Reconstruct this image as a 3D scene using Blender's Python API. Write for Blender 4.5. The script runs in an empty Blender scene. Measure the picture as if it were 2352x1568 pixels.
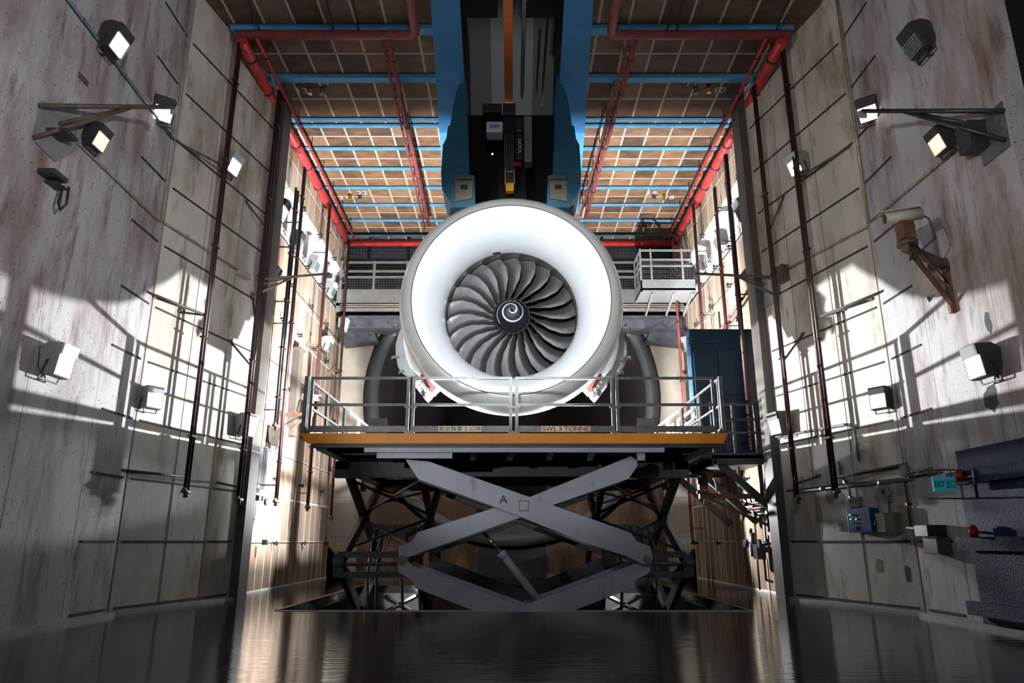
import bpy, math, random
from mathutils import Vector, Matrix
random.seed(7)
C = bpy.context.scene
COL = C.collection
PI = math.pi

# ------------------------------------------------------------------ camera
F, CX, CY, CAMH = 1640.0, 1176.0, 784.0, 1.15
TH = math.atan(459.0 / F)
cam_d = bpy.data.cameras.new('camera'); cam = bpy.data.objects.new('camera', cam_d); COL.objects.link(cam)
cam_d.sensor_width = 36.0; cam_d.lens = 36.0 * F / 2352.0; cam_d.clip_end = 200
cam.location = (0, 0, CAMH); cam.rotation_euler = (PI / 2 + TH, 0, 0)
C.camera = cam

# ------------------------------------------------------------------ world, exposure
w = bpy.data.worlds.new('hall_darkness'); C.world = w; w.use_nodes = True
w.node_tree.nodes['Background'].inputs[0].default_value = (.55, .62, .8, 1)
w.node_tree.nodes['Background'].inputs[1].default_value = .006
C.view_settings.view_transform = 'Standard'; C.view_settings.look = 'None'
C.view_settings.gamma = 1; C.view_settings.exposure = 0.0
C.view_settings.use_curve_mapping = False

# ------------------------------------------------------------------ lamps
def lamp(kind, name, loc, aim, energy, color=(1, 1, 1), size=.1, spot=60, blend=.2, sy=None, spread=None):
    d = bpy.data.lights.new(name, kind); o = bpy.data.objects.new(name, d); COL.objects.link(o)
    d.energy = energy; d.color = color; o.location = loc
    if kind == 'AREA':
        d.size = size
        if sy: d.shape = 'RECTANGLE'; d.size_y = sy
        if spread: d.spread = math.radians(spread)
    else:
        d.shadow_soft_size = size
    if kind == 'SPOT': d.spot_size = math.radians(spot); d.spot_blend = blend
    if aim is not None:
        v = Vector(aim) - Vector(loc); o.rotation_euler = v.to_track_quat('-Z', 'Y').to_euler()
    return o
KEYC = (.93, .97, 1.0)
# strong work lamps on the lift deck: each throws its beam under the intake to the opposite wall
lamp('SPOT', 'deck_lamp_left', (-2.35, 17.7, 3.42), (6.6, 12.0, 5.4), 10500, KEYC, .04, 94, .12)
lamp('SPOT', 'deck_lamp_right', (2.35, 17.7, 3.42), (-6.6, 12.0, 5.4), 10500, KEYC, .04, 94, .12)
# the pair that lights the tiled walls beside them
lamp('SPOT', 'tile_wash_left', (-3.4, 17.6, 3.85), (-6.1, 17.7, 3.9), 4300, KEYC, .05, 150, .1)
lamp('SPOT', 'tile_wash_right', (3.4, 17.6, 3.85), (6.1, 17.7, 3.9), 4300, KEYC, .05, 150, .1)
lamp('SPOT', 'aisle_fill_left', (-3.6, 20.7, 2.2), (-6.45, 10.9, 1.9), 1600, KEYC, .06, 10, .6)  # added fill pair for the low front walls, no fixture there
lamp('SPOT', 'aisle_fill_right', (3.6, 20.7, 2.2), (6.6, 10.9, 1.9), 1400, KEYC, .06, 10, .6)
# upward spots behind added straight shields: rear ceiling and rear wall
lamp('SPOT', 'ceiling_wash_left', (-2.9, 18.3, 3.45), (-3.3, 19.6, 12.0), 7000, KEYC, .03, 98, .35)
lamp('SPOT', 'ceiling_wash_right', (2.9, 18.3, 3.45), (3.3, 19.6, 12.0), 7000, KEYC, .03, 98, .35)
# key from the air-inlet end of the hall
lamp('SPOT', 'intake_key', (-1.2, -3.0, 6.6), (0, 15.2, 6.1), 15500, KEYC, .5, 19.5, .35)
lamp('AREA', 'hall_fill', (0, -4.0, 6.6), (0, 12, 9.5), 165, (.86, .9, 1.0), 3.0, sy=1.6, spread=120)
lamp('SPOT', 'inlet_cross_left', (4.8, -1.5, 3.2), (-6.4, 10.2, 7.4), 4200, (.93, .93, 1.0), .06, 36, .8)
lamp('SPOT', 'inlet_cross_right', (-4.8, -1.5, 3.2), (6.6, 10.8, 7.4), 3200, (1.0, .95, .88), .06, 36, .8)
lamp('SPOT', 'low_key', (-4.6, 0.0, 2.7), (0.3, 14.6, 5.0), 2000, KEYC, .05, 34, .5)
lamp('SPOT', 'pit_fill_left', (-2.7, 18.6, -.15), (-2.9, 20.4, -.3), 260, KEYC, .05, 34, .3)  # added fill pair to brighten the pit braces
lamp('SPOT', 'pit_fill_right', (2.7, 18.6, -.15), (2.9, 20.4, -.3), 260, KEYC, .05, 34, .3)

lamp('SPOT', 'under_deck_fill_right', (4.05, 18.9, 2.35), (6.05, 17.3, 1.75), 900, KEYC, .04, 96, .3)  # added fill pair for the tiles below the deck edges
lamp('SPOT', 'under_deck_fill_left', (-4.05, 19.4, 2.35), (-6.05, 17.6, 1.6), 500, KEYC, .04, 90, .4)
lamp('SPOT', 'rear_wash_left', (-3.5, 19.6, 3.5), (-5.6, 25, 6.2), 900, KEYC, .05, 46, .5)
lamp('SPOT', 'rear_wash_right', (3.5, 19.6, 3.5), (5.6, 25, 6.2), 900, KEYC, .05, 46, .5)
# ------------------------------------------------------------------ pixel rays (2352 x 1568 frame) to world planes
def ray(u, v):
    a = CY - v
    return Vector((u - CX, F * math.cos(TH) - a * math.sin(TH), F * math.sin(TH) + a * math.cos(TH)))
def hit(u, v, p0, n):
    d = ray(u, v); o = Vector((0, 0, CAMH)); n = Vector(n)
    return o + d * ((Vector(p0) - o).dot(n) / d.dot(n))
def atY(u, v, Y): return hit(u, v, (0, Y, 0), (0, 1, 0))
def atX(u, v, X): return hit(u, v, (X, 0, 0), (1, 0, 0))
def atZ(u, v, Z): return hit(u, v, (0, 0, Z), (0, 0, 1))
def plane(p, q):                      # vertical wall through plan points p,q with its normal into the room
    d = Vector((q[0] - p[0], q[1] - p[1], 0)).normalized(); n = Vector((-d.y, d.x, 0))
    if n.dot(Vector((0 - p[0], 14 - p[1], 0))) < 0: n = -n
    return Vector((p[0], p[1], 0)), n
XL, XR, YC, YP = -6.45, 6.60, 12.14, 15.44
LN = plane((XL, 0), (XL, YC)); RN = plane((XR, 0), (XR, YC))
LC = plane((XL, YC), (-5.78, YP)); RC = plane((XR, YC), (5.75, YP))
LT = plane((-6.10, 16), (-6.10, 25)); RT = plane((6.05, 16), (6.05, 25))
BK = (Vector((0, 25, 0)), Vector((0, -1, 0)))
def onp(u, v, P, off=0.0): return hit(u, v, P[0] + P[1] * off, P[1])
def yaw(P): return math.atan2(-P[1].x, P[1].y)
CEIL = 12.0

# ------------------------------------------------------------------ materials
MATS = {}
def mat(name, base, rough=.6, metal=0.0, var=.15, vs=2.0, stain=None, specks=None, bump=0.0, bs=30, emit=None, coat=0, spec=None, st2=None, vstretch=None):
    m = bpy.data.materials.new(name); m.use_nodes = True; N = m.node_tree.nodes; L = m.node_tree.links
    b = N['Principled BSDF']; b.inputs['Roughness'].default_value = rough; b.inputs['Metallic'].default_value = metal
    if coat: b.inputs['Coat Weight'].default_value = coat; b.inputs['Coat Roughness'].default_value = .08
    if spec is not None: b.inputs['Specular IOR Level'].default_value = spec
    tc = N.new('ShaderNodeTexCoord')
    def noise(scale, stretch=(1, 1, 1), detail=5, rg=.6):
        mp = N.new('ShaderNodeMapping'); mp.inputs['Scale'].default_value = stretch; L.new(tc.outputs['Object'], mp.inputs[0])
        n = N.new('ShaderNodeTexNoise'); n.inputs['Scale'].default_value = scale; n.inputs['Detail'].default_value = detail
        n.inputs['Roughness'].default_value = rg; L.new(mp.outputs[0], n.inputs['Vector']); return n.outputs['Fac']
    def ramp(src, a, bb):
        r = N.new('ShaderNodeMapRange'); r.inputs[1].default_value = a; r.inputs[2].default_value = bb
        L.new(src, r.inputs[0]); return r.outputs[0]
    def mix(fac, c1, c2):
        x = N.new('ShaderNodeMix'); x.data_type = 'RGBA'; L.new(fac, x.inputs[0])
        for s, c in ((6, c1), (7, c2)):
            if isinstance(c, (tuple, list)): x.inputs[s].default_value = (*c[:3], 1)
            else: L.new(c, x.inputs[s])
        return x.outputs[2]
    cur = mix(ramp(noise(vs, vstretch or (1, 1, 1)), .3, .7), tuple(c * (1 - var) for c in base), tuple(min(1, c * (1 + var)) for c in base))
    for s in (stain, st2):
        if s:
            col, lo, hi, amt, sc, stre = s
            f = ramp(noise(sc, stre, 7, .65), lo, hi)
            mm = N.new('ShaderNodeMath'); mm.operation = 'MULTIPLY'; mm.inputs[1].default_value = amt; L.new(f, mm.inputs[0])
            cur = mix(mm.outputs[0], cur, col)
    if specks:
        col, thr, sc = specks
        cur = mix(ramp(noise(sc, (1, 1, 1), 1, .5), thr, thr + .03), cur, col)
    L.new(cur, b.inputs['Base Color'])
    if bump:
        bp = N.new('ShaderNodeBump'); bp.inputs['Strength'].default_value = bump; bp.inputs['Distance'].default_value = .02
        L.new(noise(bs), bp.inputs['Height']); L.new(bp.outputs[0], b.inputs['Normal'])
    if emit:
        b.inputs['Emission Color'].default_value = (*emit[0], 1); b.inputs['Emission Strength'].default_value = emit[1]
    MATS[name] = m; return m
RUST = (.16, .075, .035)
VST = (1, 1, .10)
mat('concrete_front', (.43, .405, .415), .75, var=.14, vs=.8, vstretch=(1, 1, .5), stain=((.17, .095, .055), .46, .66, .8, 1.3, (1, 1, .28)),
    st2=((.10, .055, .03), .54, .68, .75, 4.2, (1, 1, .2)), specks=((.07, .05, .04), .705, 30), bump=.25, bs=9)
mat('concrete_panel', (.56, .52, .45), .7, var=.18, vs=.9, vstretch=(1, 1, .3), stain=((.20, .115, .06), .47, .70, .8, .9, (1, 1, .4)),
    st2=((.11, .065, .035), .56, .70, .65, 3.0, (1, 1, .25)), specks=((.08, .06, .05), .76, 30), bump=.15, bs=8)
mat('concrete_white', (.66, .64, .60), .7, var=.12, vs=1.5, stain=((.30, .2, .12), .6, .8, .6, 3.0, VST), bump=.1)
mat('concrete_rear', (.38, .33, .27), .8, var=.2, vs=.8, stain=((.20, .10, .05), .5, .7, .7, 1.6, (1, 1, .25)), bump=.2, bs=8)
mat('seam', (.035, .03, .028), .8)
mat('joint', (.27, .20, .15), .8)
mat('pilaster_paint', (.075, .062, .052), .6, var=.2, stain=((.06, .04, .03), .5, .7, .6, 3, VST))
mat('dark_cladding', (.035, .038, .045), .55, var=.3, vs=1.5)
mat('black_void', (.004, .004, .0045), .9)
mat('blue_beam', (.075, .30, .52), .45, var=.22, vs=3, stain=((.04, .07, .09), .58, .75, .6, 6, (.3, 1, 1)))
mat('blue_girder', (.035, .19, .44), .4, var=.15, vs=1.5, stain=((.03, .05, .05), .62, .75, .7, 6, (1, 1, 1)))
mat('blue_pylon', (.025, .12, .20), .5, var=.2, vs=2)
mat('red_pipe', (.42, .03, .03), .38, var=.3, vs=5, stain=((.55, .33, .30), .66, .70, .8, 9, (1, 1, 1)), st2=((.12, .03, .03), .6, .7, .7, 6, (1, 1, 1)), bump=.15)
mat('dusty_red_pipe', (.26, .055, .055), .5, var=.25, vs=6, stain=((.1, .04, .04), .6, .7, .6, 8, (1, 1, 1)))
mat('maroon_pipe', (.042, .011, .011), .45, var=.3, vs=4, stain=((.2, .09, .06), .6, .7, .6, 8, (1, 1, .3)))
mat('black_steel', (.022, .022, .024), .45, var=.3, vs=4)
mat('fixture_black', (.03, .03, .032), .5, var=.2, vs=9)
mat('fixture_grey', (.22, .22, .22), .5, var=.15, vs=9, stain=((.12, .09, .07), .6, .75, .6, 12, (1, 1, 1)))
mat('fixture_plate', (.55, .58, .62), .3, metal=.3, var=.1, vs=6)
mat('wire', (.10, .10, .05), .5, metal=.4)
mat('lens_off', (.20, .28, .30), .12, var=.35, vs=10, coat=.5)
mat('lens_white', (.9, .9, .9), .3, emit=((1.0, 1.0, .97), 9.0))
mat('lens_warm', (.9, .7, .5), .3, emit=((1.0, .48, .20), 9.0))
mat('lens_cool', (.9, .9, 1), .3, emit=((.9, .96, 1.0), 60.0))
mat('brown_steel', (.085, .062, .045), .6, var=.35, vs=6, stain=((.17, .08, .04), .55, .7, .6, 12, (1, 1, 1)))
mat('orange_steel', (.13, .055, .03), .6, var=.35, vs=6, stain=((.07, .04, .03), .5, .7, .7, 9, (1, 1, 1)))
mat('conduit', (.34, .29, .22), .5, metal=.3, var=.2, vs=8)
mat('teal_conduit', (.10, .16, .18), .5, var=.2, vs=8)
mat('camera_housing', (.42, .39, .33), .45, var=.15, vs=5)
mat('galvanised', (.15, .148, .145), .45, metal=.3, var=.3, vs=9, stain=((.10, .07, .05), .58, .72, .5, 14, (1, 1, 1)))
mat('lift_orange', (.88, .31, .008), .5, var=.12, vs=4, stain=((.05, .03, .02), .66, .70, .9, 14, (.6, 1, 3)))
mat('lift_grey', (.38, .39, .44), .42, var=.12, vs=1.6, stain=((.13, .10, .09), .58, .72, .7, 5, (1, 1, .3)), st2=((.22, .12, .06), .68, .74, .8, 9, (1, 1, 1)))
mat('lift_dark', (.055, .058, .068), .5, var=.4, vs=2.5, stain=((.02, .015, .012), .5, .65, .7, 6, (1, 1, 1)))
mat('chrome_rod', (.7, .7, .72), .15, metal=1, var=.05)
mat('sign_cream', (.88, .80, .60), .5, var=.1, vs=12)
mat('ink_black', (.015, .015, .015), .5)
mat('ink_red', (.42, .03, .03), .5)
mat('chalk', (.50, .51, .52), .9, var=.2, vs=30)
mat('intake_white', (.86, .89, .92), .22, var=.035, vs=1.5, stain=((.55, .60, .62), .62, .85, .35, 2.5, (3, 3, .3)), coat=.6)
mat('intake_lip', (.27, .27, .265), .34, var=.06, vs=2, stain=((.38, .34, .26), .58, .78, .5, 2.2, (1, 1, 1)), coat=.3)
mat('fan_titanium', (.50, .50, .51), .30, metal=.92, var=.08, vs=3)
mat('fan_case', (.16, .17, .17), .4, metal=.5, var=.15, vs=5)
mat('spinner_black', (.012, .014, .02), .22, var=.1, coat=.6)
mat('spiral_white', (.85, .87, .9), .4)
mat('engine_dark', (.012, .012, .013), .6)
mat('cowl_frame', (.27, .30, .30), .45, var=.12, vs=4, specks=((.03, .03, .03), .74, 16))
mat('cowl_white', (.78, .78, .74), .4, var=.06)
mat('insulation_red', (.62, .20, .17), .8, var=.25, vs=40)
mat('bright_alloy', (.72, .71, .70), .25, metal=.7, var=.25, vs=14)
mat('tunnel', (.085, .068, .075), .7, var=.15, vs=.6)
mat('tunnel_ring', (.07, .073, .078), .5, var=.2, vs=2)
mat('orange_rail', (.55, .15, .04), .5, var=.15, vs=3)
mat('yellow_hook', (.75, .36, .02), .45, var=.15, vs=8)
mat('hoist_white', (.62, .64, .68), .4, var=.08)
mat('walkway_grey', (.13, .122, .112), .55, var=.2, vs=3)
mat('cabinet_blue', (.007, .03, .058), .45, var=.2, vs=2.5)
mat('panel_blue', (.01, .05, .22), .4, var=.15, vs=4)
mat('door_blue', (.004, .014, .06), .42, var=.3, vs=6, bump=.5, bs=40, spec=.12)
mat('beige_box', (.20, .165, .12), .6, var=.2, vs=7)
mat('bell_red', (.30, .012, .02), .35)
mat('exit_teal', (.02, .22, .28), .4, emit=((.05, .55, .68), .14))
mat('led_green', (.05, .6, .2), .4, emit=((.05, 1, .25), 2.0))
mat('led_blue', (.1, .4, 1), .4, emit=((.15, .5, 1), 6.0))
mat('yellow_line', (.20, .10, .02), .6, var=.4, vs=8)
mat('brass', (.5, .32, .06), .35, metal=.8)
mat('pit_concrete', (.06, .055, .05), .85, var=.3, vs=2)
mat('shaded_rust_plate', (.05, .024, .012), .8, var=.3, vs=1.2, stain=((.25, .17, .11), .5, .7, .6, 1.5, (1, 1, .3)))
mat('bare_patch', (.07, .065, .07), .85, var=.2)
mat('mortar_patch', (.30, .24, .17), .85, var=.15, vs=5)
mat('curb', (.40, .40, .42), .5, var=.2, vs=4)

def tile_mat(name, axes, size, line, base, linec, var=.35, rough=.75, phase=(0, 0), warm=True):
    m = bpy.data.materials.new(name); m.use_nodes = True; N = m.node_tree.nodes; L = m.node_tree.links; b = N['Principled BSDF']
    b.inputs['Roughness'].default_value = rough
    tc = N.new('ShaderNodeTexCoord'); sp = N.new('ShaderNodeSeparateXYZ'); L.new(tc.outputs['Object'], sp.inputs[0])
    def M(op, a, bb=None, c=None):
        x = N.new('ShaderNodeMath'); x.operation = op
        for i, s in enumerate((a, bb, c)):
            if s is None: continue
            if isinstance(s, (int, float)): x.inputs[i].default_value = s
            else: L.new(s, x.inputs[i])
        return x.outputs[0]
    masks, cells = [], []
    for ax, sz, ph in zip(axes, size, phase):
        t = M('DIVIDE', M('ADD', sp.outputs[ax], ph + 100 * sz), sz)
        cells.append(M('FLOOR', t)); fr = M('FRACT', t)
        d = M('MULTIPLY', M('MINIMUM', fr, M('SUBTRACT', 1.0, fr)), sz)
        masks.append(M('LESS_THAN', d, line))
    mk = M('MAXIMUM', masks[0], masks[1])
    cb = N.new('ShaderNodeCombineXYZ'); L.new(cells[0], cb.inputs[0]); L.new(cells[1], cb.inputs[1])
    wn = N.new('ShaderNodeTexWhiteNoise'); L.new(cb.outputs[0], wn.inputs[0])
    n = N.new('ShaderNodeTexNoise'); n.inputs['Scale'].default_value = 2.6; n.inputs['Detail'].default_value = 6
    mp = N.new('ShaderNodeMapping'); mp.inputs['Scale'].default_value = (1, 1, .35) if 'Z' in axes else (1, 1.6, 1)
    L.new(tc.outputs['Object'], mp.inputs[0]); L.new(mp.outputs[0], n.inputs['Vector'])
    f = M('ADD', M('MULTIPLY', wn.outputs[0], .45), M('MULTIPLY', n.outputs[0], .75))
    cr = N.new('ShaderNodeValToRGB'); e = cr.color_ramp.elements
    e[0].position = .36; e[0].color = (*[c * (1 - var) for c in base], 1)
    e[1].position = .80; e[1].color = (*[min(1, c * (1 + var)) for c in base], 1)
    k = cr.color_ramp.elements.new(.55); k.color = (base[0] * 1.05, base[1] * .9, base[2] * .78, 1) if warm else (*base, 1)
    L.new(f, cr.inputs[0])
    n2 = N.new('ShaderNodeTexNoise'); n2.inputs['Scale'].default_value = 20; L.new(tc.outputs['Object'], n2.inputs['Vector'])
    lk = M('MULTIPLY', mk, M('MINIMUM', 1.0, M('ADD', .45, n2.outputs[0])))
    x = N.new('ShaderNodeMix'); x.data_type = 'RGBA'; L.new(lk, x.inputs[0]); L.new(cr.outputs[0], x.inputs[6]); x.inputs[7].default_value = (*linec, 1)
    L.new(x.outputs[2], b.inputs['Base Color'])
    bp = N.new('ShaderNodeBump'); bp.inputs['Strength'].default_value = .4; bp.inputs['Distance'].default_value = .01
    L.new(mk, bp.inputs['Height']); L.new(bp.outputs[0], b.inputs['Normal'])
    MATS[name] = m
tile_mat('wall_tile', ('Y', 'Z'), (.555, 1.11), .02, (.25, .185, .135), (.80, .77, .72), phase=(-.05, -.02), warm=True)
tile_mat('wall_tile_upper', ('Y', 'Z'), (.62, .83), .02, (.27, .215, .16), (.55, .5, .43), phase=(0, -.35))
tile_mat('ceiling_tile', ('X', 'Y'), (.64, 1.2), .026, (.15, .085, .045), (.42, .38, .33), var=.6, phase=(.1, .4))
tile_mat('ceiling_tile_front', ('X', 'Y'), (.66, 1.75), .026, (.12, .075, .05), (.46, .42, .37), var=.45, phase=(.1, -.1))
# polished floor
m = bpy.data.materials.new('polished_floor'); m.use_nodes = True; MATS['polished_floor'] = m
N = m.node_tree.nodes; L = m.node_tree.links; b = N['Principled BSDF']
tc = N.new('ShaderNodeTexCoord')
n = N.new('ShaderNodeTexNoise'); n.inputs['Scale'].default_value = .7; n.inputs['Detail'].default_value = 6; L.new(tc.outputs['Object'], n.inputs['Vector'])
cr = N.new('ShaderNodeValToRGB'); cr.color_ramp.elements[0].color = (.008, .008, .009, 1); cr.color_ramp.elements[1].color = (.025, .025, .027, 1)
L.new(n.outputs[0], cr.inputs[0]); L.new(cr.outputs[0], b.inputs['Base Color'])
mr = N.new('ShaderNodeMapRange'); mr.inputs[3].default_value = .05; mr.inputs[4].default_value = .13; L.new(n.outputs[0], mr.inputs[0]); L.new(mr.outputs[0], b.inputs['Roughness'])
mp = N.new('ShaderNodeMapping'); mp.inputs['Scale'].default_value = (.5, 6, 1); L.new(tc.outputs['Object'], mp.inputs[0])
n2 = N.new('ShaderNodeTexNoise'); n2.inputs['Scale'].default_value = 2.2; n2.inputs['Detail'].default_value = 5; L.new(mp.outputs[0], n2.inputs['Vector'])
bp = N.new('ShaderNodeBump'); bp.inputs['Strength'].default_value = .35; bp.inputs['Distance'].default_value = .012
L.new(n2.outputs[0], bp.inputs['Height']); L.new(bp.outputs[0], b.inputs['Normal'])

# ------------------------------------------------------------------ mesh builder
class MB:
    def __init__(s): s.v = []; s.f = []; s.sm = []
    def add(s, vs, fs, smooth=False):
        k = len(s.v); s.v += [Vector(p) for p in vs]; s.f += [tuple(i + k for i in f) for f in fs]; s.sm += [smooth] * len(fs)
        return s
    def box(s, a, b):
        x0, y0, z0 = [min(p, q) for p, q in zip(a, b)]; x1, y1, z1 = [max(p, q) for p, q in zip(a, b)]
        return s.add([(x0, y0, z0), (x1, y0, z0), (x1, y1, z0), (x0, y1, z0), (x0, y0, z1), (x1, y0, z1), (x1, y1, z1), (x0, y1, z1)],
                     [(0, 3, 2, 1), (4, 5, 6, 7), (0, 1, 5, 4), (1, 2, 6, 5), (2, 3, 7, 6), (3, 0, 4, 7)])
    def cbox(s, c, sz): return s.box([c[i] - sz[i] / 2 for i in range(3)], [c[i] + sz[i] / 2 for i in range(3)])
    def prism(s, pts, ext):
        pts = [Vector(p) for p in pts]; ext = Vector(ext); n = len(pts)
        nrm = Vector((0, 0, 0))
        for i in range(n):
            a, b = pts[i], pts[(i + 1) % n]; nrm += a.cross(b)
        if nrm.dot(ext) > 0: pts = pts[::-1]
        fs = [tuple(range(n)), tuple(range(2 * n - 1, n - 1, -1))]
        fs += [((i + 1) % n, i, n + i, n + (i + 1) % n) for i in range(n)]
        return s.add(pts + [p + ext for p in pts], fs)
    def bar(s, p, q, w, h=None, up=(0, 0, 1)):
        p, q = Vector(p), Vector(q); h = h or w; d = (q - p).normalized(); up = Vector(up)
        if abs(d.dot(up)) > .98: up = Vector((0, 1, 0))
        a = d.cross(up).normalized() * w / 2; c = d.cross(a).normalized() * h / 2
        return s.prism([p + a + c, p - a + c, p - a - c, p + a - c], q - p)
    def tube(s, pts, r, seg=10, caps=True):
        pts = [Vector(p) for p in pts]; n = len(pts); T = []
        for i in range(n):
            a = (pts[i] - pts[i - 1]).normalized() if i else None
            b = (pts[i + 1] - pts[i]).normalized() if i < n - 1 else None
            T.append(((a or b) + (b or a)).normalized())
        u = T[0].orthogonal().normalized(); vs = []
        for i in range(n):
            u = (u - T[i] * u.dot(T[i])).normalized(); v = T[i].cross(u)
            k = 1.0
            if 0 < i < n - 1: k = 1 / max(.5, T[i].dot((pts[i + 1] - pts[i]).normalized()))
            rr = r[i] if isinstance(r, (list, tuple)) else r
            for j in range(seg):
                a = 2 * PI * j / seg; vs.append(pts[i] + (u * math.cos(a) + v * math.sin(a)) * rr * (k ** .5))
        fs = [(i * seg + j, i * seg + (j + 1) % seg, (i + 1) * seg + (j + 1) % seg, (i + 1) * seg + j) for i in range(n - 1) for j in range(seg)]
        s.add(vs, fs, True)
        if caps: s.add([], []); k = len(s.v) - n * seg; s.f += [tuple(k + j for j in range(seg - 1, -1, -1)), tuple(k + (n - 1) * seg + j for j in range(seg))]; s.sm += [False, False]
        return s
    def lathe(s, prof, c, seg=64, a0=0, a1=2 * PI, smooth=True):       # prof = (r, y) around the y axis through c
        full = abs(a1 - a0 - 2 * PI) < 1e-6; m = seg if full else seg + 1; vs = []
        for r, y in prof:
            for j in range(m):
                a = a0 + (a1 - a0) * j / seg; vs.append((c[0] + r * math.cos(a), y, c[2] + r * math.sin(a)))
        fs = [(i * m + j, i * m + (j + 1) % m, (i + 1) * m + (j + 1) % m, (i + 1) * m + j) for i in range(len(prof) - 1) for j in range(seg)]
        return s.add(vs, fs, smooth)
    def disc(s, c, n, r, seg=20, t=.02):
        c = Vector(c); n = Vector(n).normalized(); return s.tube([c, c + n * t], r, seg)
    def build(s, name, m, parent=None, local=False, bevel=0):
        off = Vector((0, 0, 0))
        if parent is not None and not local: off = wloc(parent)
        if parent is None and s.v and not local:
            xs = [p.x for p in s.v]; ys = [p.y for p in s.v]; zs = [p.z for p in s.v]
            off = Vector(((min(xs) + max(xs)) / 2, (min(ys) + max(ys)) / 2, min(zs)))
        me = bpy.data.meshes.new(name); me.from_pydata([tuple(p - off) for p in s.v], [], s.f); me.validate()
        for p, q in zip(me.polygons, s.sm): p.use_smooth = q
        me.materials.append(MATS[m]); o = bpy.data.objects.new(name, me); COL.objects.link(o)
        if parent is not None: o.parent = parent
        elif not local: o.location = off
        if bevel:
            bv = o.modifiers.new('bevel', 'BEVEL'); bv.width = bevel; bv.segments = 2; bv.limit_method = 'ANGLE'
        return o
    def build_each(s, name, m, parent=None, local=False, bevel=0):
        par = list(range(len(s.v)))
        def fd(i):
            while par[i] != i: par[i] = par[par[i]]; i = par[i]
            return i
        for f in s.f:
            for q in f[1:]: par[fd(q)] = fd(f[0])
        grp = {}
        for k, f in enumerate(s.f): grp.setdefault(fd(f[0]), []).append(k)
        out = []
        for ks in grp.values():
            idx = sorted({i for k in ks for i in s.f[k]}); mp = {i: j for j, i in enumerate(idx)}
            m2 = MB(); m2.v = [s.v[i] for i in idx]; m2.f = [tuple(mp[i] for i in s.f[k]) for k in ks]; m2.sm = [s.sm[k] for k in ks]
            out.append(m2.build(name, m, parent, local, bevel))
        return out
def wloc(o):
    l = Vector((0, 0, 0))
    while o is not None: l += Vector(o.location); o = o.parent
    return l
def tag(o, label=None, cat=None, group=None, kind=None):
    for k, x in (('label', label), ('category', cat), ('group', group), ('kind', kind)):
        if x: o[k] = x
    return o
def thing(name, label, cat, loc=(0, 0, 0), rz=0.0, group=None):
    o = bpy.data.objects.new(name, None); COL.objects.link(o); o.location = loc; o.rotation_euler = (0, 0, rz); o.empty_display_size = .1
    return tag(o, label, cat, group)
def dup(root, loc, rz, label, group=None):
    r = root.copy(); COL.objects.link(r); r.location = loc; r.rotation_euler = (0, 0, rz); r['label'] = label
    if group: r['group'] = group
    for ch in [o for o in COL.objects if o.parent is root]:
        c = ch.copy(); COL.objects.link(c); c.parent = r
        for g in [o for o in COL.objects if o.parent is ch]:
            d = g.copy(); COL.objects.link(d); d.parent = c
    return r
def text(name, s, size, m, parent, mtx, width=None, depth=.004, bold=0):
    cu = bpy.data.curves.new(name, 'FONT'); cu.body = s; cu.size = size; cu.align_x = 'CENTER'; cu.align_y = 'CENTER'; cu.extrude = depth; cu.offset = bold
    t = bpy.data.objects.new(name, cu); COL.objects.link(t); bpy.context.view_layer.update()
    me = bpy.data.meshes.new_from_object(t.evaluated_get(bpy.context.evaluated_depsgraph_get()))
    COL.objects.unlink(t); bpy.data.objects.remove(t)
    if width and me.vertices:
        xs = [v.co.x for v in me.vertices]; k = width / max(1e-6, max(xs) - min(xs)); cxm = (max(xs) + min(xs)) / 2
        for v in me.vertices: v.co.x = (v.co.x - cxm) * k
    ys = [v.co.y for v in me.vertices]
    if ys:
        cym = (max(ys) + min(ys)) / 2
        for v in me.vertices: v.co.y -= cym
    me.transform(mtx); me.transform(Matrix.Translation(-wloc(parent)))
    me.materials.clear(); me.materials.append(MATS[m]); o = bpy.data.objects.new(name, me); COL.objects.link(o); o.parent = parent
    return o
FRONT = Matrix.Rotation(PI / 2, 4, 'X')          # text upright, read from the camera side
def T(*p): return Matrix.Translation(Vector(p))

# ================================================================== THE SETTING
st = lambda o: tag(o, kind='structure')
PX0, PX1, PY0, PY1 = -4.02, 4.08, 13.07, 20.5
fl = MB()
fl.box((-7, -6, -.2), (PX0, 25.2, 0)); fl.box((PX1, -6, -.2), (9.5, 25.2, 0)); fl.box((PX0, -6, -.2), (PX1, PY0, 0)); fl.box((PX0, PY1, -.2), (PX1, 25.2, 0))
floor = st(fl.build('floor', 'polished_floor', local=True))
pit = MB(); pit.box((PX0 - .15, PY0 - .15, -2.2), (PX1 + .15, PY1 + .15, -2.05)); pit.box((PX0 - .15, PY0 - .15, -2.2), (PX0, PY1 + .15, -.2)); pit.box((PX1, PY0 - .15, -2.2), (PX1 + .15, PY1 + .15, -.2))
pit.box((PX0 - .15, PY0 - .15, -2.2), (PX1 + .15, PY0, -.2)); pit.box((PX0 - .15, PY1, -2.2), (PX1 + .15, PY1 + .15, -.2))
st(pit.build('trim_1', 'pit_concrete', local=True))
edge = MB(); e_ = .05
edge.box((PX0 - .09, PY0 + .1, 0), (PX0, PY1, .012)); edge.box((PX1, PY0 + .1, 0), (PX1 + .09, PY1, .012))
st(edge.build('trim_2', 'yellow_line', local=True))
edge = MB(); edge.box((PX0 - .05, PY0 - .07, 0), (PX1 + .05, PY0, .012)); st(edge.build('trim_3', 'curb', local=True))

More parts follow.
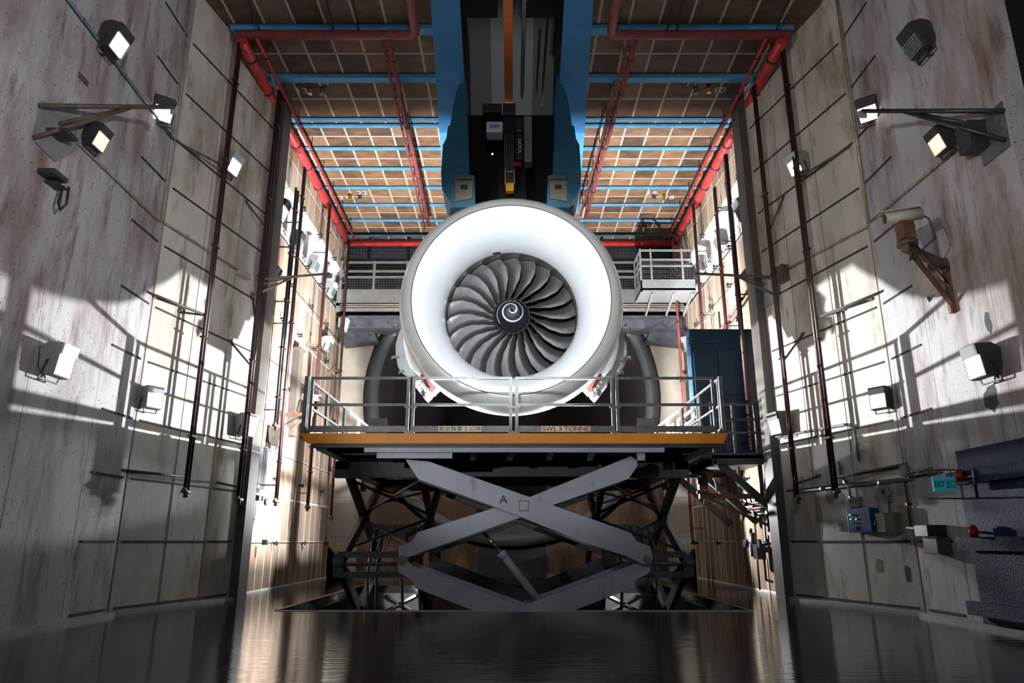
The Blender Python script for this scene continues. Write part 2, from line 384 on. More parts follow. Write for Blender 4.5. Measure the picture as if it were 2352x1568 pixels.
def wallbox(P, Q, z0, z1, out, t=.3):           # slab whose room face runs P -> Q in plan, thickness away from the room
    p = Vector((P[0], P[1], z0)); q = Vector((Q[0], Q[1], z0)); n = plane(P, Q)[1]
    return MB().prism([p, q, q - n * t, p - n * t], (0, 0, z1 - z0))
H = 12.6
WL = st(wallbox((XL, -6), (XL, YC), -.0, H, 1).build('wall_left', 'concrete_front', local=True))
WR = st(wallbox((XR, 8.35), (XR, YC), -.0, H, 1).build('wall_right', 'concrete_front', local=True))
st(MB().box((9.5, -6, 0), (9.8, 9, H)).box((6.9, 8.35, 0), (9.8, 8.65, H)).build('wall_entrance', 'black_void', local=True))
SEAMS = [.11, 1.15, 2.17, 3.16, 4.2, 5.21, 6.4, 7.59, 8.55, 9.64, 10.8]
for side, W, N_, Cc, Xn, Xe in (('left', WL, LN, LC, XL, -5.78), ('right', WR, RN, RC, XR, 5.75)):
    sg = -1 if side == 'left' else 1
    W0 = W; W = st(wallbox((Xn, YC), (Xe, YP), 0, H, 1).build('wall_%s_middle' % side, 'concrete_panel', local=True))
    d = (Vector((Xe, YP, 0)) - Vector((Xn, YC, 0))); Ln = d.length; d.normalize(); n = Cc[1]
    s = MB(); j = MB(); sn = MB()
    for z in SEAMS:
        a = Vector((Xn, YC, z)) + d * .10 + n * .006; b_ = Vector((Xn, YC, z)) + d * (Ln - .12) + n * .006
        s.bar(a, b_, .02, .035)
        sn.bar((Xn - sg * .006, YC - 1.05, z), (Xn - sg * .006, YC - .12, z), .02, .035)
    for k in (.36, .70):
        a = Vector((Xn, YC, 0)) + d * Ln * k + n * .002; j.bar(a, a + Vector((0, 0, H)), .012, .012)
    j.bar(Vector((Xn, YC, 0)) + n * .002, Vector((Xn, YC, H)) + n * .002, .02, .02)
    s.build_each('seam_strip', 'seam', W); sn.build_each('seam_strip', 'seam', W0); j.build('panel_joint', 'joint', W)
    jj = MB()
    for yy in (9.3, 10.9): jj.bar((Xn + sg * .003, yy, 0), (Xn + sg * .003, yy, H), .01, .008)
    jj.build('panel_joint', 'joint', W0)
    # steel pilaster at the far end of the panel wall
    px = -5.60 if sg < 0 else 5.57
    MB().box((sg * 6.5, YP - .02, 0), (px, YP + .5, H)).build('pilaster', 'pilaster_paint', W)
    # rear part: acoustic tile blocks with a bare concrete band between them
    xt = -6.10 if sg < 0 else 6.05
    W = st(MB().box((xt + sg * .17, YP + .5, 0), (xt + sg * .5, 25.2, H)).build('wall_%s_rear' % side, 'concrete_white', local=True))
    MB().box((xt, YP + .5, 0), (xt + sg * .17, 24.6, 6.8)).box((xt, YP + .5, 6.8), (xt + sg * .17, 24.4, 7.95)).box((xt, YP + .5, 7.98), (xt + sg * .17, 24.4, 8.9)).build('acoustic_panel', 'wall_tile', W)
    MB().box((xt - sg * .10, YP + .5, 10.35), (xt + sg * .17, 24.5, CEIL)).build('acoustic_panel', 'wall_tile_upper', W)
    MB().box((xt - sg * .10, YP + .5, 10.27), (xt + sg * .17, 24.5, 10.35)).build('ledge', 'concrete_white', W)
    cl = MB()
    for z, y0, y1, k in ((10.25, 16.6, 24, 5), (8.92, 16.6, 24, 6), (7.95, 16.6, 24, 5), (6.8, 16.4, 24, 6), (5.1, 16.2, 24, 4), (3.9, 16.2, 24, 4), (2.7, 16.2, 23, 4), (1.12, 16.2, 24, 4)):
        for i in range(k):
            y = y0 + (y1 - y0) * (i / (k - 1)) if k > 1 else y0
            x = xt - sg * (.10 if z > 10 else 0)
            cl.box((x, y, z - .02), (x - sg * .16, y + .03, z + .02)); cl.box((x, y + .12, z - .05), (x - sg * .13, y + .15, z - .015)); cl.box((x - sg * .12, y - .02, z - .08), (x - sg * .15, y + .01, z + .04))
    cl.build_each('panel_clamp', 'black_steel', W)
    sr = MB()
    for z in (1.12, 3.34, 5.56, 7.95): sr.bar((xt - sg * .004, YP + .6, z), (xt - sg * .004, 24.5, z), .016, .02)
    sr.build_each('seam_strip', 'seam', W)
    # low curb strip at the foot of the front wall
    tr = MB(); tr.bar((Xn - sg * .06, 8.4 if sg > 0 else -2, .03), (Xn - sg * .06, YC, .03), .12, .06); tr.bar(Vector((Xn, YC, .03)) + n * .06, Vector((Xe, YP, .03)) + n * .06, .12, .06)
    st(tr.build('baseboard_' + side, 'curb', local=True))
# rear wall with the round exhaust opening
RCZ, RR = 6.15, 5.0
seg = 72; vs = []; fs = []
ring = [(RR * math.cos(2 * PI * i / seg), 25.0, RCZ + RR * math.sin(2 * PI * i / seg)) for i in range(seg)]
sq = []
for i in range(seg):
    a = 2 * PI * i / seg; cx_, cz_ = math.cos(a), math.sin(a); k = min(6.6 / max(1e-6, abs(cx_)), ((H - RCZ) if cz_ > 0 else RCZ) / max(1e-6, abs(cz_)))
    sq.append((cx_ * k, 25.0, RCZ + cz_ * k))
bw = MB(); bw.add(ring + sq, [(i, seg + i, seg + (i + 1) % seg, (i + 1) % seg) for i in range(seg)])
for cxn in (-6.6, 6.6):
    for z in (0, H): bw.add([(cxn, 25, z), (cxn, 25, z + (1.4 if z == 0 else -1.4)), (cxn - (1.4 if cxn > 0 else -1.4), 25, z)], [(0, 1, 2)])
BW = st(bw.build('wall_back', 'concrete_rear', local=True))
MB().lathe([(RR + .16, 24.98), (RR + .16, 24.86), (RR - .22, 24.84), (RR - .25, 25.4)], (0, 0, RCZ), 96).build('tunnel_rim', 'tunnel_ring', BW)
MB().lathe([(RR + .28, 24.99), (RR + .28, 24.93), (RR + .10, 24.93), (RR + .10, 24.99)], (0, 0, RCZ), 96).build('rim_gasket', 'black_steel', BW)
MB().lathe([(RR - .25, 25.0), (RR - .25, 29), (3.6, 32), (3.6, 40), (0.01, 40)], (0, 0, RCZ), 96).build('exhaust_tunnel', 'tunnel', BW)
MB().box((-6.6, 24.7, 9.4), (6.6, 24.95, H)).build('dark_cladding', 'dark_cladding', BW)
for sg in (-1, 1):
    MB().box((sg * 1.2, 24.93, .15), (sg * 3.0, 24.98, 3.2)).box((sg * 3.05, 24.93, .15), (sg * 5.2, 24.98, 3.2)).build_each('shaded_rust_plate', 'shaded_rust_plate', BW)  # rusty lower wall, its colour also darkened for the shade under the lift
MB().box((-1.15, 24.93, .0), (1.15, 24.98, 1.9)).build('shade_plate', 'black_steel', BW)  # added black sheet, paints the dark behind the lift
MB().box((-6.7, 25.004, 0), (-4.2, 25.1, 2.6)).box((4.2, 25.004, 0), (6.7, 25.1, 2.6)).build_each('corner_infill', 'concrete_rear', BW)
bj = MB()
for x in (-5.0, 5.0, -3.9, 3.9): bj.bar((x, 24.995, 0), (x, 24.995, 1.9 if abs(x) < 4.5 else 9), .012, .012)
for z in (1.3, 2.6): bj.bar((-6.1, 24.995, z), (-4.3, 24.995, z), .012, .012); bj.bar((4.3, 24.995, z), (6.1, 24.995, z), .012, .012)
bj.build('panel_joint', 'seam', BW)

# ceiling with its central well
ce = MB()
def slab(x0, x1, y0, y1, z=CEIL, t=.3): ce.box((x0, y0, z), (x1, y1, z + t))
slab(-7, -1.25, 17, 25.2); slab(1.25, 7, 17, 25.2); slab(-1.25, 1.25, 22, 25.2)
CE = st(ce.build('ceiling', 'ceiling_tile', local=True))
MB().box((-7, 6, CEIL), (-1.25, 17, CEIL + .3)).box((1.25, 6, CEIL), (7, 17, CEIL + .3)).build_each('front_panel', 'ceiling_tile_front', CE)
MB().box((-1.25, 6, 12.0), (-1.35, 22, 15)).box((1.25, 6, 12.0), (1.35, 22, 15)).box((-1.35, 6, 15), (1.35, 22, 15.1)).box((-1.25, 22, 12.3), (1.25, 22.1, 15)).box((-1.35, 5.9, 12), (1.35, 6, 15)).build('well_lining', 'black_void', CE)
MB().box((-1.2, 8, 13.4), (-.35, 14.6, 13.5)).box((.30, 8, 13.4), (1.2, 14.6, 13.5)).build_each('well_plate', 'dark_cladding', CE)
st(MB().box((-6.4, -6.3, 0), (9.8, -6, H)).build('wall_front', 'black_void', local=True))
BY = [13.15, 14.85, 16.7, 17.0, 18.15, 19.3, 20.5, 21.7, 22.9, 24.15]
for i, y in enumerate(BY):
    for sg in (-1, 1):
        x1 = 1.68 + (y - 12.4) * .062; wdt = .2 if y < 16 else .10; dp = .10 if y < 16 else .05
        bm_ = MB().box((sg * x1, y, CEIL - dp), (sg * 6.15, y + wdt, CEIL - .001)).box((sg * x1, y - .05, CEIL - .04), (sg * 6.15, y - .0, CEIL - .001))
        bm_.build_each('ceiling_beam', 'blue_beam', CE)
ln = MB()
for y in BY:
    for sg in (-1, 1):
        x1 = 1.68 + (y - 12.4) * .062; ln.box((sg * x1, y - .055, CEIL - .03), (sg * 6.15, y - .02, CEIL - .0005))
ln.build('beam_shadow_gap', 'seam', CE)
for s, u, v in (('13', 693, 208), ('14', 740, 190), ('21', 790, 453), ('22', 832, 442), ('11', 1590, 190), ('10', 1652, 207), ('19', 1497, 443), ('18', 1537, 453)):
    p = atZ(u, v, CEIL); sz = .34 if v < 300 else .36
    text('chalk_number', s, sz, 'chalk', CE, T(p.x, p.y, CEIL - .004) @ Matrix.Rotation(PI, 4, 'X'), depth=.002)

# ================================================================== ENGINE
ZC = 6.10; YF = 15.55
EN = thing('jet_engine', 'large turbofan jet engine with a white bell-shaped intake, hung above the lift platform', 'jet engine', (0, 15, ZC - 2.42))
ctr = (-.015, 0, ZC)
MB().lathe([(1.50, 15.42), (1.505, 15.25), (1.54, 15.08), (1.61, 14.88), (1.72, 14.66), (1.86, 14.45), (1.99, 14.28), (2.10, 14.19)], ctr, 128).build('intake_throat', 'intake_white', EN)
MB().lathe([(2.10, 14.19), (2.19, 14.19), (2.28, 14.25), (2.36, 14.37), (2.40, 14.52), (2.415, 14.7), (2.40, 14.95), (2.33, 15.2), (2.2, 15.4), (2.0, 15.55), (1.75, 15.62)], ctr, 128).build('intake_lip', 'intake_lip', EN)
MB().lathe([(2.094, 14.192), (2.10, 14.184), (2.108, 14.184), (2.112, 14.190)], ctr, 128).build('lip_seam', 'seam', EN)
MB().lathe([(1.495, 15.42), (1.495, 15.47)], ctr, 96).lathe([(1.52, 15.40), (1.49, 15.40), (1.49, 15.43)], ctr, 96).build('seal_ring', 'brown_steel', EN)
MB().lathe([(1.497, 15.43), (1.50, 16.7)], ctr, 96).build('fan_case', 'fan_case', EN)
MB().lathe([(1.74, 15.6), (1.85, 16.0), (1.85, 18.2), (1.5, 19.2), (1.2, 20.3), (.9, 21.2), (.01, 21.2)], ctr, 64).build('nacelle', 'cowl_frame', EN)
MB().lathe([(.01, 16.62), (1.5, 16.62)], ctr, 64).build('rear_bulkhead', 'engine_dark', EN)
gv = MB()
for i in range(44):
    a = 2 * PI * i / 44; r0, r1 = .62, 1.49; d = Vector((math.cos(a), 0, math.sin(a))); t = Vector((-math.sin(a), 0, math.cos(a)))
    c = Vector((ctr[0], 16.3, ZC)); gv.add([c + d * r0, c + d * r1, c + d * r1 + Vector((0, .25, 0)) + t * .05, c + d * r0 + Vector((0, .25, 0)) + t * .04], [(0, 1, 2, 3)])
gv.build('guide_vanes', 'fan_case', EN)
MB().lathe([(.0005, 14.98), (.10, 15.04), (.22, 15.20), (.33, 15.38), (.40, 15.52)], ctr, 64).build('spinner', 'spinner_black', EN)
hub = MB().lathe([(.395, 15.52), (.43, 15.54), (.44, 15.60), (.46, 16.25), (.6, 16.6)], ctr, 64)
for i in range(22):
    a = 2 * PI * i / 22; hub.disc((ctr[0] + .415 * math.cos(a), 15.525, ZC + .415 * math.sin(a)), (0, -1, 0), .012, 8, .02)
hub.build('fan_hub', 'engine_dark', EN)
# spiral painted on the spinner: raised hairline band following the cone
prof = [(.0, 14.98), (.10, 15.04), (.22, 15.20), (.33, 15.38), (.40, 15.52)]
def coneY(r):
    for (r0, y0), (r1, y1) in zip(prof, prof[1:]):
        if r <= r1: return y0 + (y1 - y0) * (r - r0) / (r1 - r0)
    return 15.52
sp_ = MB(); vs = []; n_ = 110
for i in range(n_ + 1):
    t = i / n_; a = math.radians(195 + 745 * t); r = .035 + .30 * t ** .85
    wd = .006 + .036 * math.sin(PI * min(1, t * 1.25)) ** .7 * (1 - .55 * t) if t < .8 else .004 + .012 * (1 - t) * 2 + .004
    for s_ in (-1, 1):
        rr = max(.003, r + s_ * wd / 2); vs.append((ctr[0] + rr * math.cos(a), coneY(rr) - .004, ZC + rr * math.sin(a)))
sp_.add(vs, [(2 * i, 2 * i + 1, 2 * i + 3, 2 * i + 2) for i in range(n_)], True)
sp_.build('spiral_mark', 'spiral_white', EN)
# 22 swept fan blades
def lerp_tab(tab, x):
    for (a, b_), (c, d) in zip(tab, tab[1:]):
        if x <= c: k = (x - a) / (c - a); k = k * k * (3 - 2 * k) * .5 + k * .5; return b_ + (d - b_) * k
    return tab[-1][1]
def blade_mesh():
    NS, NT = 22, 10; front = []; back = []
    for i in range(NS + 1):
        s = i / NS; r = .42 + (1.482 - .42) * s; rf = r / 1.48
        le = math.radians(lerp_tab([(.28, 0), (.45, -11), (.62, -15.5), (.8, -15), (.92, -12.5), (1.0, -9.5)], rf))
        beta = math.radians(lerp_tab([(.28, 18), (.6, 44), (1.0, 60)], rf)); chord = .34 + .20 * s
        y = YF + .02 + .10 * s * s - .05 * math.sin(PI * s); arc = 0.0; rowf = []; rowb = []
        for j in range(NT + 1):
            t = j / NT; bt = beta + math.radians(56) * (.5 - t) * (1 - .4 * s)
            if j: y += chord / NT * math.cos(bt); arc += chord / NT * math.sin(bt)
            a = le + arc / r; th = .003 + .022 * math.sin(PI * min(1, t * 1.1 + .02)) * (1 - .6 * s)
            ta = th / r * math.cos(bt)
            rowf.append((r * math.cos(a), y, r * math.sin(a))); rowb.append((r * math.cos(a - ta), y + th * math.sin(bt), r * math.sin(a - ta)))
        front.append(rowf); back.append(rowb)
    vs = [p for row in front for p in row] + [p for row in back for p in row]; K = (NS + 1) * (NT + 1); m_ = NT + 1
    fs = [(i * m_ + j, i * m_ + j + 1, (i + 1) * m_ + j + 1, (i + 1) * m_ + j) for i in range(NS) for j in range(NT)]
    fs += [tuple(K + q for q in f[::-1]) for f in fs]
    rim = [(i * m_, (i + 1) * m_, K + (i + 1) * m_, K + i * m_) for i in range(NS)] + [(i * m_ + NT, K + i * m_ + NT, K + (i + 1) * m_ + NT, (i + 1) * m_ + NT) for i in range(NS)]
    rim += [(NS * m_ + j, NS * m_ + j + 1, K + NS * m_ + j + 1, K + NS * m_ + j) for j in range(NT)]
    for f in rim: k = len(vs); vs += [vs[q] for q in f]; fs.append((k, k + 1, k + 2, k + 3))
    return vs, fs
bv_, bf_ = blade_mesh(); bl = MB().add(bv_, bf_, True).build('fan_blade', 'fan_titanium', EN, local=True)
off = Vector((ctr[0], 0, ZC)) - wloc(EN)
for i in range(22):
    o = bl if i == 0 else bl.copy()
    if i: COL.objects.link(o); o.parent = EN
    o.location = off; o.rotation_euler = (0, -math.radians(12.2 + 360 / 22 * i), 0)
# small probe on the throat
pr = MB(); p = atY(1141, 582, 14.98); pr.tube([p, p + Vector((.02, 0, -.12))], .008, 8); pr.lathe([(.001, 0), (.12, 0)], (0, 0, 0), 16) if False else None
pr.add([p + Vector((.10 * math.cos(a), .05 * math.sin(a), .012 * math.cos(a))) for a in [2 * PI * i / 20 for i in range(20)]] + [p + Vector((.10 * math.cos(a), .05 * math.sin(a), .012 * math.cos(a) + .012)) for a in [2 * PI * i / 20 for i in range(20)]],
       [tuple(range(20)), tuple(range(39, 19, -1))] + [(i, (i + 1) % 20, 20 + (i + 1) % 20, 20 + i) for i in range(20)])
pr.build('intake_probe', 'black_steel', EN)
# open cowl doors and latch gear either side of the lower intake
def mir(pts, s): return [(u if s < 0 else 2348 - u, v) for u, v in pts]
for s in (-1, 1):
    outer = [(945, 700), (930, 735), (916, 765), (909, 790), (909, 815), (914, 842), (922, 855), (934, 863)]
    inner = [(958, 863), (942, 845), (932, 820), (926, 790), (926, 765), (932, 745), (940, 725), (955, 700)]
    poly = mir(outer + inner, s)
    dr = MB().prism([atY(u, v, 16.1) for u, v in poly], (0, .10, 0)).build('cowl_door_frame', 'cowl_frame', EN)
    pts = [atY(u, v, 16.15) for u, v in mir(inner, s)]
    sh = MB(); nn = len(pts); cxy = Vector((0, 0, ZC))
    pts2 = []
    for q in pts: d = (Vector((q.x, 0, q.z)) - cxy).normalized(); pts2.append(q - Vector((d.x, 0, d.z)) * .22 + Vector((0, 1.1, 0)))
    sh.add(pts + pts2, [(i, i + 1, nn + i + 1, nn + i) for i in range(nn - 1)], True)
    so = sh.build('cowl_door_skin', 'cowl_white', EN); sol = so.modifiers.new('thick', 'SOLIDIFY'); sol.thickness = .02
    lk = MB()
    for (u, v, du, dv) in ((911, 748, -6, -3), (908, 768, -8, 3), (914, 818, -14, 3), (926, 850, -9, 4)):
        (u1, v1), (u2, v2) = mir([(u + 2, v), (u + du, v + dv)], s); lk.bar(atY(u1, v1, 16.05), atY(u2, v2, 16.05), .035, .06)
        (u3, v3), = mir([(u + du, v + dv + 5)], s); lk.bar(atY(u2, v2, 16.05), atY(u3, v3, 16.05), .02, .02)
    lk.build_each('latch_bracket', 'galvanised', EN)
    MB().prism([atY(u, v, 15.75) for u, v in mir([(974, 853), (1008, 885), (993, 901), (966, 870), (965, 860)], s)], (0, .5, 0)).build('insulated_panel', 'insulation_red', EN)
    MB().prism([atY(u, v, 15.73) for u, v in mir([(968, 862), (971, 860), (988, 890), (984, 893)], s)], (0, .03, 0)).build('panel_rib', 'maroon_pipe', EN)
    ge = MB(); ge.prism([atY(u, v, 15.7) for u, v in mir([(953, 866), (962, 866), (992, 902), (990, 908), (980, 918), (976, 915), (954, 888)], s)], (0, .35, 0))
    for k in range(5):
        (u1, v1), (u2, v2) = mir([(955 + 7 * k, 872 + 8.6 * k), (962 + 6.5 * k, 868 + 7.6 * k)], s); ge.tube([atY(u1, v1, 15.62), atY(u2, v2, 15.66)], .022, 8); ge.cbox(atY(u1, v1, 15.64), (.07, .06, .05))
    ge.build('latch_gear', 'bright_alloy', EN)
    MB().prism([atY(u, v, 15.55) for u, v in mir([(966, 899), (973, 893), (977, 907), (971, 911)], s)], (0, .03, 0)).build('gear_plate', 'engine_dark', EN)
if True:
    rd = MB(); rd.tube([atY(1437, 822, 15.9), atY(1420, 858, 15.9)], .05, 12); rd.tube([atY(1441, 805, 15.9), atY(1436, 822, 15.9)], .015, 8); rd.tube([atY(1416, 860, 15.9), atY(1400, 873, 15.9), atY(1382, 893, 15.9)], .03, 10)
    rd.build('strut_rod', 'galvanised', EN)
    rl = MB(); rl.tube([atY(1437, 765, 16.3), atY(1438, 815, 16.3)], .014, 8); rl.tube([atY(909, 772, 16.3), atY(909, 812, 16.3)], .012, 8); rl.build_each('safety_cord', 'maroon_pipe', EN)

# ================================================================== THRUST FRAME + HOIST
FR = thing('thrust_frame', 'blue steel overhead thrust frame, two tapering girders with dark pylons above the engine', 'steel frame', (0, 15, 8.6))
for s in (-1, 1):
    def X(x): return s * x + .0
    g = MB(); g.prism([(X(1.42), 8, CEIL - .13), (X(1.03), 8, CEIL - .13) if False else (X(.95), 8, CEIL - .13), (X(1.22), 17.2, CEIL - .13), (X(1.98), 17.2, CEIL - .13), (X(1.66), 12.0, CEIL - .13)], (0, 0, .125))
    g.build('girder', 'blue_girder', FR)
    g = MB(); g.prism([(X(1.22), 17.22, CEIL - .12), (X(1.98), 17.22, CEIL - .12), (X(2.24), 22.2, CEIL - .12), (X(1.3), 22.2, CEIL - .12)], (0, 0, .115)); g.build('girder', 'blue_beam', FR)
    pl = mir([(1068, 168), (1056, 192), (1046, 218), (1041, 240), (1034, 288), (1029, 289), (1025, 318), (1017, 333), (1013, 400), (1015, 432), (1040, 476), (1092, 476), (1090, 405), (1078, 400), (1074, 280), (1070, 180)], s)
    MB().prism([atY(u, v, 15.05) for u, v in pl], (0, 1.3, 0)).build('pylon', 'blue_pylon', FR)
    MB().prism([atY(u, v, 15.0) for u, v in mir([(1045, 415), (1086, 415), (1084, 455), (1046, 462)], s)], (0, .05, 0)).prism([atY(u, v, 15.0) for u, v in mir([(1046, 411), (1088, 411), (1088, 403), (1048, 403)], s)], (0, .05, 0)).build_each('load_cell_box', 'beige_box', FR)
    MB().prism([atY(u, v, 14.97) for u, v in mir([(1058, 424), (1074, 424), (1074, 433), (1058, 433)], s)], (0, .03, 0)).build('box_window', 'black_steel', FR)
    bt = MB()
    for k in range(7):
        for r_ in range(2): (u, v), = mir([(1050 + 5.6 * k, 405.5 + 4 * r_)], s); bt.disc(atY(u, v, 14.98), (0, -1, 0), .012, 6, .015)
    bt.build_each('bolt', 'black_steel', FR)
MB().box((-1.45, 15.3, 8.55), (1.45, 16.4, 8.75)).build('cross_yoke', 'black_steel', FR)
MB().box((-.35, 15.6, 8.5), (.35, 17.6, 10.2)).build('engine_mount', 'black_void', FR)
MB().box((-1.16, 16.36, 8.76), (1.16, 16.42, 11.86)).build('void_sheet', 'black_void', FR)  # added black sheet: stands for the dark void, blocks light into the well
MB().box((-1.16, 16.42, 8.76), (1.16, 16.46, 11.86)).build('void_sheet_backing', 'black_steel', FR)

RLA = MB().box((-.19, 7.5, 12.25), (.02, 16.5, 12.65)).build('crane_rail', 'orange_rail'); tag(RLA, 'orange hoist rail running along the dark ceiling well', 'rail')
tag(MB().box((.23, 7.5, 12.3), (.30, 16.3, 12.42)).box((.215, 7.5, 12.42), (.315, 16.3, 12.44)).build('cable_track', 'galvanised'), 'thin grey cable track beside the orange hoist rail', 'track')
rp = MB()
for x, y0, y1 in ((.62, 14.0, 16.6), (.78, 13.4, 16.9)): rp.box((x, y0, 12.5), (x + .05, y1, 12.6))
tag(rp.build('cable_tray', 'maroon_pipe'), 'pair of thin reddish bars in the ceiling well right of the rail', 'rail')
HO = thing('chain_hoist', 'electric rope hoist with white and grey casings and a yellow hook block above the engine', 'hoist', (0, 15.2, 8.6))
def pxbox(mb, u0, v0, u1, v1, Y, d): a = atY(u0, v0, Y); b_ = atY(u1, v1, Y); return mb.box((a.x, Y, a.z), (b_.x, Y + d, b_.z))
pxbox(MB(), 1117, 278, 1155, 302, 15.2, .4).build('control_casing', 'hoist_white', HO, bevel=.03)
pxbox(MB(), 1182, 268, 1202, 302, 15.25, .5).build('rope_drum', 'fixture_black', HO, bevel=.06)
pxbox(MB(), 1203, 265, 1223, 370, 15.3, .35).build('motor_casing', 'fixture_grey', HO, bevel=.03)
pxbox(pxbox(MB(), 1108, 237, 1152, 256, 15.3, .4), 1155, 236, 1184, 262, 15.2, .4).build('trolley', 'fixture_black', HO, bevel=.02)
pxbox(MB(), 1184, 305, 1200, 365, 15.2, .4).build('gearbox', 'black_steel', HO, bevel=.02)
rp = MB()
for u in (1158, 1162, 1166, 1171, 1176, 1180): rp.tube([atY(u, 262, 15.35), atY(u + (1170 - u) * .2, 395, 15.35)], .012, 6)
rp.build_each('wire_rope', 'galvanised', HO)
pxbox(MB(), 1162, 390, 1180, 420, 15.2, .18).build('hook_block', 'fixture_black', HO, bevel=.02)
hk = MB()
for u in (1160.5, 1181): hk.prism([atY(a, b_, 15.17) for a, b_ in ((u - 1, 388), (u + 1, 388), (u + 1, 422), (u - 1, 422))], (0, .2, 0))
pxbox(hk, 1162, 420, 1180, 438, 15.2, .16); hk.build('hook_frame', 'yellow_hook', HO)
text('lettering', 'NOVA', .06, 'hoist_white', HO, T(*(atY(1171, 394, 15.18))) @ FRONT, width=.14, depth=.002, bold=.001)
text('lettering', 'SWF', .13, 'panel_blue', HO, T(*(atY(1136, 290, 15.18))) @ FRONT, width=.22, depth=.002)
text('lettering', 'NOVA', .13, 'hoist_white', HO, T(*(atY(1194, 335, 15.18))) @ FRONT @ Matrix.Rotation(-PI / 2, 4, 'Z'), depth=.002)
MB().disc(atY(1131, 354, 15.2), (0, -1, 0), .022, 10, .02).build('status_lamp', 'led_blue', HO)
pxbox(MB(), 1180, 372, 1198, 380, 15.2, .1).build('limit_switch', 'bell_red', HO)

# ================================================================== SCISSOR LIFT PLATFORM
DX0, DX1, DY0, DY1, DZ = -3.98, 4.05, 13.35, 20.2, 3.10
LF = thing('scissor_lift', 'wide grey scissor lift platform with orange edge and guardrails, rising from the floor pit', 'lift platform', (0, 16, -2.05))
dk = MB(); dk.box((DX0, DY0 + .03, DZ - .10), (DX1, 15.0, DZ)); dk.box((DX0, 15, DZ - .10), (DX1, DY1, DZ))
dk.build('deck', 'lift_dark', LF)
MB().prism([(DX0, DY0, DZ), (DX1, DY0, DZ), (DX1 - .10, DY0, DZ - .19), (DX0 + .16, DY0, DZ - .19)], (0, .03, 0)).build('edge_trim', 'lift_orange', LF)
uf = MB(); uf.prism([(DX0 + .2, DY0 + .04, DZ - .1), (DX1 - .12, DY0 + .04, DZ - .1), (DX1 - .15, DY0 + .04, DZ - .26), (DX0 + .25, DY0 + .04, DZ - .26)], (0, .12, 0))
uf.box((DX0 + .3, DY0 + .1, DZ - .3), (DX0 + .5, DY1 - .2, DZ - .1)); uf.box((DX1 - .5, DY0 + .1, DZ - .3), (DX1 - .3, DY1 - .2, DZ - .1))
for y in (14.4, 15.4, 16.4, 17.4, 18.4, 19.4): uf.box((DX0 + .4, y, DZ - .28), (DX1 - .4, y + .1, DZ - .1))
uf.build('under_frame', 'lift_dark', LF)
cn = MB(); cn.box(atY(836, 1038, 13.3 + .1), atY(1522, 1024, 13.3 + .25)); cn.build('cross_channel', 'lift_grey', LF)
cn = MB(); cn.box(atY(865, 1052, 13.5), atY(1040, 1040, 13.6)); cn.build('slide_channel', 'lift_grey', LF)
cn = MB()
for u in (1082, 1168, 1258, 1352): cn.prism([atY(u, 1040, 13.9), atY(u + 16, 1040, 13.9), atY(u + 8, 1058, 14.6), atY(u - 4, 1058, 14.6)], (0, .03, .02))
cn.build_each('gusset_plate', 'lift_grey', LF)
sb_ = MB()
for s in (-1, 1): sb_.box((s * 3.75, 15.3, 2.45), (s * 1.85, 15.5, 2.78)); sb_.box((s * 3.75, 15.3, 2.62), (s * 3.45, 20.1, 2.8)); sb_.box((s * 2.15, 15.3, 2.62), (s * 1.9, 20.1, 2.8)); sb_.box((s * 3.75, 20, 2.5), (s * 1.85, 20.2, 2.8))
for y in (16.2, 17.6, 18.9): sb_.box((-2.0, y, 2.55), (2.0, y + .2, 2.8))
sb_.build('sub_frame', 'lift_dark', LF)
# main scissor arms (front pair and rear pair)
ARM_A = [(930, 1054), (985, 1059), (1180, 1128), (1449, 1223), (1462, 1242), (1494, 1255), (1500, 1285), (1480, 1297), (1440, 1278), (1337, 1245), (1180, 1180), (960, 1100)]
ARM_B = [(913, 1255), (946, 1242), (957, 1221), (975, 1216), (1150, 1160), (1217, 1140), (1452, 1045), (1466, 1054), (1468, 1067), (1447, 1098), (1271, 1159), (1190, 1190), (975, 1265), (935, 1280), (913, 1287)]
ARM_C = [(912, 1281), (915, 1315), (946, 1331), (953, 1350), (1090, 1403), (1210, 1452), (1245, 1430), (1200, 1392), (949, 1300), (935, 1288)]
ARM_D = [(1500, 1290), (1496, 1313), (1488, 1321), (1464, 1331), (1460, 1350), (1321, 1403), (1200, 1452), (1160, 1430), (1206, 1391), (1457, 1297), (1480, 1288)]
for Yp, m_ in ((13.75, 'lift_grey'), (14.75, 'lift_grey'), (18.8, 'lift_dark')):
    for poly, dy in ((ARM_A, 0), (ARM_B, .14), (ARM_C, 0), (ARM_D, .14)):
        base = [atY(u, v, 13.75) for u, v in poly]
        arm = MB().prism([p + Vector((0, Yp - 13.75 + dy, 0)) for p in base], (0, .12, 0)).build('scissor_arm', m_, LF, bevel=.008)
        if Yp == 13.75:
            if poly is ARM_A:
                text('lettering', 'A', .21, 'ink_black', arm, T(*(atY(1156, 1146, 13.74))) @ FRONT @ Matrix.Rotation(-.05, 4, 'Y'), depth=.003, bold=.004)
                c = atY(1203, 1161, 13.745); MB().cbox(c, (.16, .02, .17)).build('access_plate', 'lift_grey', arm, bevel=.01)
                MB().cbox(c + Vector((0, .006, 0)), (.19, .02, .20)).build('weld_seam', 'beige_box', arm)
            # folded flange along each arm
            top = base[1:5] if poly is ARM_A else None
    for u, v in ((924, 1286), (1487, 1285)):
        c = atY(u, v, 13.75) + Vector((0, Yp - 13.75, 0)); pn = MB(); pn.tube([c - Vector((0, .03, 0)), c + Vector((0, .35, 0))], .085, 20); pn.tube([c - Vector((0, .05, 0)), c - Vector((0, .02, 0))], .05, 16); pn.build('hinge_pin', 'beige_box' if Yp < 14 else 'lift_dark', LF)
